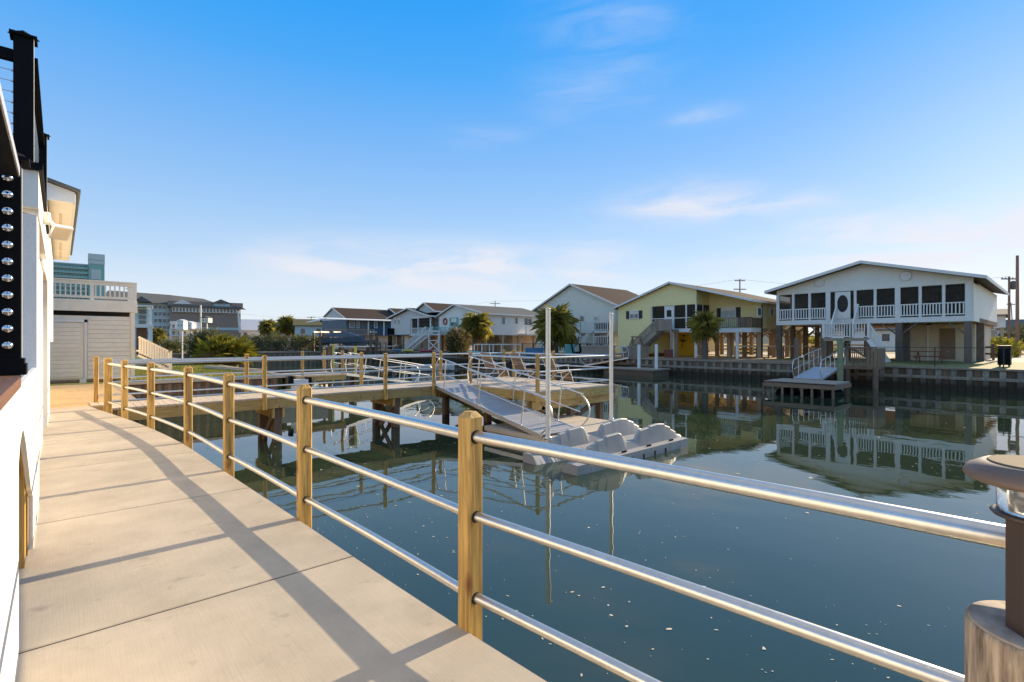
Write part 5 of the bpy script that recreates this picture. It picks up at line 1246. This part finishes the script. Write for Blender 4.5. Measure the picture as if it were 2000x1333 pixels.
def leafmass(name, loc, rx, ry, rz, n, leaf, m, lb, cat, aspect=3.0, up=.0, lobes=6, seed=1, stems=True, fill=.5, wild=1.0, group=None, zmin=0):
    """bush of single leaves gathered in uneven clumps around hidden stems"""
    r = random.Random(seed); t = thing(name, loc, lb, cat, group); mb = MB()
    cl = []
    for i in range(lobes):
        a = r.uniform(0, 6.283); q = r.uniform(.1,.65)
        cl.append((Vector((math.cos(a)*rx*q, math.sin(a)*ry*q, rz*r.uniform(.25,.72))), r.uniform(.35,.55)))
    for i in range(n):
        c, s = cl[r.randrange(lobes)]
        d = Vector((r.gauss(0,1), r.gauss(0,1), r.gauss(0,1))).normalized()
        p = c+Vector((d.x*rx*s, d.y*ry*s, d.z*rz*s))*r.uniform(fill,1.05)
        if p.z < zmin: p.z = zmin+r.uniform(0,.15)*rz
        g = (d+Vector((r.uniform(-1,1),r.uniform(-1,1),r.uniform(-1,1)+up))*wild).normalized()
        L = leaf*r.uniform(.6,1.3); w_ = L/aspect; s_ = g.cross(Vector((r.uniform(-1,1),r.uniform(-1,1),r.uniform(-1,1)))).normalized()*w_*.5
        e = p+g*L*.55; f = p+g*L+Vector((0,0,-L*.18))
        mb.add([p, e+s_, f, e-s_],[(0,1,2,3)])
    part('foliage', mb, M[m], t, local=True)
    if stems:
        sm = MB()
        for c, s in cl: sm.tube([(0,0,0), tuple(c*.5), tuple(c)], .02*max(rx,1)+.01, 5, True, .01)
        part('stem', sm, M['trunk'], t, local=True)
    return t
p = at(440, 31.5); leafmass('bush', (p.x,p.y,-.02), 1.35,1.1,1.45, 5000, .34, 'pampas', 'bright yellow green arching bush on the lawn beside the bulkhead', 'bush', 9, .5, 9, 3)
FP = []
for k in range(3):
    me = frond_mesh(1.0, 15, .25+.2*k, .05).mesh('leaf'); me.materials.append(M['pampas']); FP.append(me)
_bush = [o for o in C.objects if o.name == 'bush'][-1]
for i in range(70):
    e = R(rnd.uniform(5,80)); a_ = rnd.uniform(0,6.283); o = part('fan_leaf', FP[i%3], None, _bush); s = rnd.uniform(1.0,1.75); o.scale = (s,s,s)
    o.location = (rnd.uniform(-.7,.9),rnd.uniform(-.6,.5),rnd.uniform(0,.35)); o.rotation_euler = (rnd.uniform(-.5,.5),-e,a_)
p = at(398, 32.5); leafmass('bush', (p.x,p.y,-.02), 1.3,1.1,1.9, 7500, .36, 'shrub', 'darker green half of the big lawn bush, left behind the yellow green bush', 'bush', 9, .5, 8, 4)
p = at(424, 30.5); leafmass('bush', (p.x,p.y,-.02), 1.6,.8,.7, 2500, .3, 'frond_dry', 'dry brown undergrowth at the foot of the big lawn bush', 'bush', 9, .2, 7, 8)
p = at(893, 58); leafmass('bush', (p.x,p.y,0), 1.9,1.7,2.5, 5000, .3, 'shrub2' if 'shrub2' in M else 'shrub', 'rounded shrub left of the palm in front of the long white house', 'bush', 2.2, .2, 8, 5)
for i, (px, z, rx, rz, lb) in enumerate([(500,74,2.6,2.0,'low dark shrub left end of the row beyond the canal bend'),(540,72,3.0,2.3,'wide dark shrub at the middle of the row beyond the canal bend'),(585,74,2.8,2.1,'dark shrub at the right end of the row beyond the canal bend'),
        (618,78,1.6,2.0,'small dark shrub left of the covered boat lift'),(1600,56,2.0,1.6,'yellow lit shrub seen between the stilts of the white house'),(1915,44,1.6,1.1,'sunlit brown brush on the bank right of the white house'),
        (1952,46,2.4,1.5,'tangled brush behind the covered grill'),(1985,60,3.0,3.0,'green shrub below the two utility poles'),(1470,56,1.6,1.3,'small shrub behind the yellow house stilts'),(760,92,2.0,1.2,'low shrub under the grey and navy houses'),(340,60,2.0,1.4,'low dark shrub between the cream stairs and the lawn bush'),(1380,64,2.2,2.4,'dark shrub beyond the stilts of the yellow house')]):
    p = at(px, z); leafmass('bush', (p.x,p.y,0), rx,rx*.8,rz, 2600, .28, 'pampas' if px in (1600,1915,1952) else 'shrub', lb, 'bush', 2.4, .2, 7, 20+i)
# distant belt of trees closing the horizon
r_ = random.Random(5); mb = MB()
for i in range(15000):
    px = r_.uniform(200, 2600); z = r_.uniform(165, 210); p = at(px, z); hh = 2.0+1.6*abs(math.sin(px*.013))+1.2*abs(math.sin(px*.037+1))
    c = p+Vector((0,0,r_.uniform(0,hh))); d = Vector((r_.gauss(0,1),r_.gauss(0,1),r_.gauss(0,.6)))*.8; e = Vector((r_.gauss(0,1),r_.gauss(0,1),r_.gauss(0,1)))*.7
    mb.add([c-d,c+e,c+d],[(0,1,2)])
part_ = solo('far_trees', mb, M['shrub'], 'low dark belt of distant trees along the horizon', 'trees', None, 'stuff')
# lawn grass blades near the bush
mb = MB()
for i in range(16000):
    a = r_.uniform(1.5,6.8); b = r_.uniform(22.3,36); hh = r_.uniform(.03,.10); th = r_.uniform(0,6.28); c = Vector((a,b,-.02)); s = Vector((math.cos(th),math.sin(th),0))*.02
    mb.add([c-s,c+s,c+Vector((r_.uniform(-.03,.03),r_.uniform(-.03,.03),hh))],[(0,1,2)])
M['blade'] = mat('grass blades', (.16,.20,.035), .7, var=.35, scale=1, trans=.4, col2=(.30,.28,.06))
solo('grass', mb, M['blade'], 'yellow green lawn grass beside the shed', 'grass', None, 'stuff')

# ================================================================ UTILITY POLES AND WIRES
def upole(px, z, ytop, lb, arms=((.0,1.1),), r=.13, tf=False, lean=0):
    p = at(px, z); zt = hgt(ytop, z); t = thing('utility_pole', (p.x,p.y,0), lb, 'pole', 'utility poles'); t.rotation_euler = (0,0,R(-YAW))
    part('shaft', MB().tube([(0,0,-.3),(lean,0,zt)], r, 10, True, r*.7), M['tanpolewood'] if 'tanpolewood' in M else M['oldwood_h'], t, local=True)
    for dz, w_ in arms:
        zz = zt-.25-dz; c = part('crossarm', MB().box(-w_+lean,w_+lean,-.06,.06,zz-.06,zz+.06), M['oldwood'], t, local=True)
        for k in (-.9,-.45,.45,.9): part('insulator', MB().lathe([(.045,zz+.061),(.055,zz+.12),(.03,zz+.2)],lean+w_*k,0,8), M['stucco'], c, local=True)
    if tf:
        part('transformer', MB().lathe([(.05,zt-1.35),(.26,zt-1.3),(.26,zt-.55),(.1,zt-.45)],.42,0,14), M['roof_grey'], t, local=True)
    return t, Vector((p.x,p.y,zt))
pl = []
pl.append(upole(1445, 78, 546, 'utility pole with two crossarms behind the yellow house', ((0,.8),(1.35,.95))))
pl.append(upole(967, 110, 589, 'utility pole with one crossarm above the long white house roof', ((.3,1.1),)))
pl.append(upole(608, 135, 619, 'utility pole above the mint distant house', ((0,1.2),)))
pl.append(upole(1971, 52, 541, 'shorter utility pole with a grey transformer at the right edge', ((0,.8),), tf=True))
pl.append(upole(1987, 46, 500, 'tallest utility pole at the far right edge of the view', (), r=.15))
pl.append(upole(1981, 90, 592, 'slim distant utility pole between the two poles at the right edge', ((.1,.7),), r=.1, lean=-.6))
pl.append(upole(660, 150, 616, 'faint distant utility pole beside the navy house gable', ((0,1.1),)))
def wire(p, q, sag, lb):
    pts = [p+(q-p)*(i/16)-Vector((0,0,sag*4*(i/16)*(1-i/16))) for i in range(17)]
    solo('power_line', MB().tube(pts,.012,4), M['fence_black'], lb, 'cable')
wire(pl[1][1],pl[0][1],1.0,'thin power line sagging between the poles behind the yellow and long white houses')
wire(pl[2][1],pl[1][1],1.0,'thin power line sagging over the grey and navy houses')
wire(at(405,118,hgt(598,118)),pl[2][1],1.2,'thin power line from the hotel to the pole above the mint house')
wire(pl[3][1],pl[0][1],1.0,'thin power line running behind the roof of the white stilt house')

# ================================================================ BOATS, LIFTS AND BANK CLUTTER
def boat(px, z, L, lb, m='boat_white', h=.7, rz=0, zz=None, cover=None, cat='boat'):
    p = at(px, z); b = thing('boat', (p.x,p.y,WZ-.1 if zz is None else zz), lb, cat, None, rz)
    secs = []
    for i in range(9):
        t = i/8; w_ = .95*(1-max(0,(t-.55)/.45)**2)*(L/5)+.02; k = h*(.85+.35*t*t)
        secs.append([(t*L-L/2,0,.02+.25*h*t**3),(t*L-L/2,w_*.7,.15+.2*t**3),(t*L-L/2,w_,k),(t*L-L/2,w_*.85,k-.02),(t*L-L/2,w_*.6,.35),(t*L-L/2,-w_*.6,.35),(t*L-L/2,-w_*.85,k-.02),(t*L-L/2,-w_,k),(t*L-L/2,-w_*.7,.15+.2*t**3)])
    part('hull', loft(secs), M[m], b, local=True)
    if cover: part('cover', MB().prism([(-L*.42,h),(-L*.3,h+.55),(L*.1,h+.7),(L*.4,h+.05)],'y',-.75*L/5,.75*L/5), M[cover], b, local=True)
    part('motor', MB().box(-L/2-.3,-L/2-.02,-.15,.15,.3,h+.45), M['black'], b, local=True)
    return b
boat(846, 43, 3.6, 'small white boat moored low in the water behind the dock platform', rz=R(-38), h=.75)
boat(672, 72, 6.0, 'blue grey covered boat raised on the lift before the navy house', 'boat_grey', 1.0, R(-40), 1.0, 'boat_grey')
boat(706, 80, 5.0, 'dark boat on its lift right of the covered boat', 'boat_grey', .9, R(-40), .6)
def lift(px, z, lb, w_=3.4, zt=2.6, m='oldwood'):
    p = at(px, z); t = thing('boat_lift', (p.x,p.y,WZ), lb, 'boat lift', None, R(-YAW))
    for x in (-w_/2,w_/2):
        for y in (0,3): part('pile', MB().box(x-.14,x+.14,y-.14,y+.14,-2,zt-WZ), M[m], t, local=True)
        part('beam', MB().box(x-.08,x+.08,-.1,3.1,zt-WZ+.001,zt-WZ+.2), M['alu_matte'], t, local=True)
    part('cradle', MB().box(-w_/2+.15,w_/2-.15,.4,.55,1.75,1.9), M['alu_matte'], t, local=True); part('cradle', MB().box(-w_/2+.15,w_/2-.15,2.4,2.55,1.75,1.9), M['alu_matte'], t, local=True)
    return t
lift(675, 70, 'boat lift of dark piles holding the covered boat', 7.0, 2.6)
lift(745, 74, 'boat lift of dark piles below the grey house', 4.2, .7)
lift(632, 76, 'boat lift frame with a pale top beam left of the covered boat', 3.0, 2.7)
# white frame rack on the bank, kayaks, tarps, bins
rk = thing('pipe_rack', (0,0,0), 'low white pipe frame standing on the bank beneath the long white house', 'frame'); p = at(975, 55); rk.location = (p.x,p.y,0); rk.rotation_euler = (0,0,R(-YAW))
x0 = -2.75
for i, px in enumerate((926,941,956,963,979,1006,1025)): part('post', MB().box((px-975)/FOC*55-.05,(px-975)/FOC*55+.05,-.05,.05,-.3,1.0), M['white'], rk, local=True)
part('top_bar', MB().box((926-975)/FOC*55,(1025-975)/FOC*55,-.06,.06,1.001,1.1), M['white'], rk, local=True)
items = [('kayak',782,66,'bluepl','blue kayak lying on the bank below the grey house',2.2),('kayak',925,54,'teal','turquoise kayak near the white pipe frame',1.6),('kayak',832,62,'redpl','red kayak lying beside the white stand',1.8),('kayak',796,63,'yellowpl','yellow kayak lying before the grey house',1.7)]
for nm, px, z, m, lb, L in items:
    p = at(px, z); k = thing(nm, (p.x,p.y,.05), lb, 'kayak', None, R(-60))
    secs = [[(t*L-L/2,y*(.32*(1-(2*t-1)**2)+.02),zz) for y, zz in ((0,0),(1,.16),(.6,.30),(-.6,.30),(-1,.16))] for t in [i/8 for i in range(9)]]
    part('hull', loft(secs), M[m], k, local=True); part('seat', MB().lathe([(.18,.29),(.20,.34),(.14,.34)],0,0,10), M['black'], k, local=True)
def crate_like(nm, px, z, sx_, sy_, sz_, m, lb, cat, zb_=0.0):
    p = at(px, z); t = thing(nm, (p.x,p.y,zb_), lb, cat, None, R(-YAW))
    part('body', MB().prism([(-sx_,0),(sx_,0),(sx_*.97,sz_*.86),(-sx_*.97,sz_*.86)],'y',-sy_,sy_), M[m], t, local=True); part('lid', MB().box(-sx_*1.02,sx_*1.02,-sy_*1.05,sy_*1.05,sz_*.861,sz_), M[m], t, local=True); return t
crate_like('storage_bin', 1113, 47, .45,.4,1.1,'teal','turquoise storage bin right of the tall palm','bin')
crate_like('storage_bin', 1044, 50, .9,.4,.75,'bluepl','dark blue storage box under the deck of the long white house','bin')
crate_like('storage_bin', 1170, 44, .55,.35,.8,'black','black storage box beside the pale green house','bin')
crate_like('planter_box', 1168, 41, 1.25,.8,1.05,'graywood','grey timber box on the bank in front of the pale green house','box')
crate_like('storage_bin', 1306, 42, .3,.25,.7,'redwood' if 'redwood' in M else 'brown_cap','small dark bin by the white post of the yellow house','bin')
def recliner(px, z, lb):
    p = at(px, z); t = thing('patio_chair', (p.x,p.y,.0), lb, 'chair', 'black patio chairs on the far bank', R(-YAW))
    part('seat', MB().box(-.3,.3,-.3,.3,.38,.44), M['black'], t, local=True); part('backrest', MB().beam((-.3,.32,.44),(-.42,.5,1.15),.6,.06,(1,0,0)), M['black'], t, local=True)
    for x in (-.26,.26):
        for y in (-.26,.26): part('leg', MB().box(x-.03,x+.03,y-.03,y+.03,0,.379), M['black'], t, local=True)
for px, z, lb in ((1126,46,'black patio chair left of the grey timber box'),(1142,46,'black patio chair second left of the grey timber box'),(1157,46.5,'black patio chair beside the grey timber box')): recliner(px, z, lb)
crate_like('grill', 764, 79, .5,.35,1.0,'black','black grill on the balcony corner between the navy and grey houses','grill',2.42)
# long bank fences (black pickets) in front of the middle houses
for (pa, pb, x, lb, mm) in ((1020,1112,37.4,'black picket fence behind the palm before the pale green house','fence_black'),(1113,1196,37.2,'black picket fence in front of the pale green house patio','fence_black'),(480,610,0,'dark picket fence along the far bend of the canal','fence_black'),(720,765,0,'dark balcony like fence below the navy house','fence_black')):
    f = thing('picket_fence', (0,0,0), lb, 'fence'); 
    if x: P0 = Vector((x,Bv(pa,x),0)); P1 = Vector((x,Bv(pb,x),0))
    else: P0 = at(pa, 66 if pa < 700 else 74); P1 = at(pb, 66 if pa < 700 else 74)
    f.location = P0
    part('top_rail', MB().beam(P0+Vector((0,0,1.15)),P1+Vector((0,0,1.15)),.04,.04), M[mm], f); part('bottom_rail', MB().beam(P0+Vector((0,0,.15)),P1+Vector((0,0,.15)),.04,.04), M[mm], f)
    b = MB(); L = (P1-P0).length; k = int(L/.16)
    for i in range(k): c = P0+(P1-P0)*(i/k); b.box(c.x-.01,c.x+.01,c.y-.01,c.y+.01,.1,1.15)
    part('pickets', b, M[mm], f, kind='stuff')
    for i in range(5): c = P0+(P1-P0)*(i/4); part('post', MB().box(c.x-.04,c.x+.04,c.y-.04,c.y+.04,0,1.2), M[mm], f)
# white ranch fences along the street behind the stilts
for (x, lb) in ((54.5,'white ranch rail fence seen behind the stilts of the yellow house'),):
    f = thing('rail_fence', (x,20,0), lb, 'fence')
    for z in (.35,.7,1.05): part('rail', MB().box(x-.03,x+.03,12,32,z-.07,z+.07), M['white'], f)
    for i in range(9): part('post', MB().box(x-.08,x+.08,12+i*2.5-.08,12+i*2.5+.08,0,1.2), M['white'], f)
f = thing('rail_fence', (52,5,0), 'dark ranch rail fence right of the white stilt house', 'fence')
P0 = at(1905, 40); P1 = at(1960, 36)
for z in (.45,.95): part('rail', MB().beam(P0+Vector((0,0,z)),P1+Vector((0,0,z)),.05,.14), M['oldwood'], f)
for i in range(4): c = P0+(P1-P0)*(i/3); part('post', MB().box(c.x-.07,c.x+.07,c.y-.07,c.y+.07,0,1.2), M['oldwood'], f)
# bird houses and pole boxes in front of the hotel
def polebox(px, z, py0, py1, w_, lb, m='boat_white', r=.05, roofm=None):
    p = at(px, z); t = thing('bird_house', (p.x,p.y,0), lb, 'bird house', 'bird houses on poles', R(-YAW)); z0, z1 = hgt(py1,z), hgt(py0,z)
    part('pole', MB().cyl(0,0,-.3,z0,r,8), M['pole'], t, local=True); part('body', MB().box(-w_,w_,-w_,w_,z0+.001,z1), M[m], t, local=True)
    part('roof', MB().prism([(-w_*1.25,z1+.001),(w_*1.25,z1+.001),(0,z1+w_*.5)],'y',-w_*1.2,w_*1.2), M[roofm or m], t, local=True)
    for s in (-.4,.4): part('opening', MB().box(s*w_-.04,s*w_+.04,-w_-.01,-w_-.001,(z0+z1)/2-.04,(z0+z1)/2+.04), M['dark'], t, local=True)
polebox(356, 40, 628, 645, .26, 'tall white box bird house on a pole left of the pair near the bush')
polebox(372, 42, 632, 643, .30, 'wide white bird house on a pole right of the tall white one')
polebox(404, 38, 622, 631, .26, 'brown roofed bird house on a wooden post above the big bush', 'cream', .06, 'roof_dark')
solo('flag_pole', MB().cyl(at(392,45).x,at(392,45).y,-.1,hgt(597,45),.06,8), M['pole'], 'slim pale pole rising above the lawn bush in front of the hotel', 'pole')

# ================================================================ FOAM FLECKS ON THE WATER
mb = MB(); rr = random.Random(21)
k = 0
while k < 1700:
    a = rr.uniform(1.8, 22); b = rr.uniform(-6, 14)
    dens = .5+.5*math.sin(a*.9+1.3*math.sin(b*.7))*math.cos(b*.8+a*.3)
    if rr.random() > dens*max(.12,1-(a/24)): continue
    s = abs(rr.gauss(0,.006))+.0028
    if rr.random() < .03: s *= 2.4
    n = 6; th0 = rr.uniform(0,6.28); st = rr.uniform(1,2.2)
    vs = [(a,b,WZ+.006)]
    for i in range(n):
        th = 2*math.pi*i/n; rad = s*rr.uniform(.5,1.3); x = math.cos(th)*rad*st; y = math.sin(th)*rad
        vs.append((a+x*math.cos(th0)-y*math.sin(th0), b+x*math.sin(th0)+y*math.cos(th0), WZ+.004))
    mb.add(vs, [(0,i+1,(i+1)%n+1) for i in range(n)]); k += 1
solo('foam', mb, M['foam'], 'scattered pale foam flecks floating on the canal', 'foam', None, 'stuff')
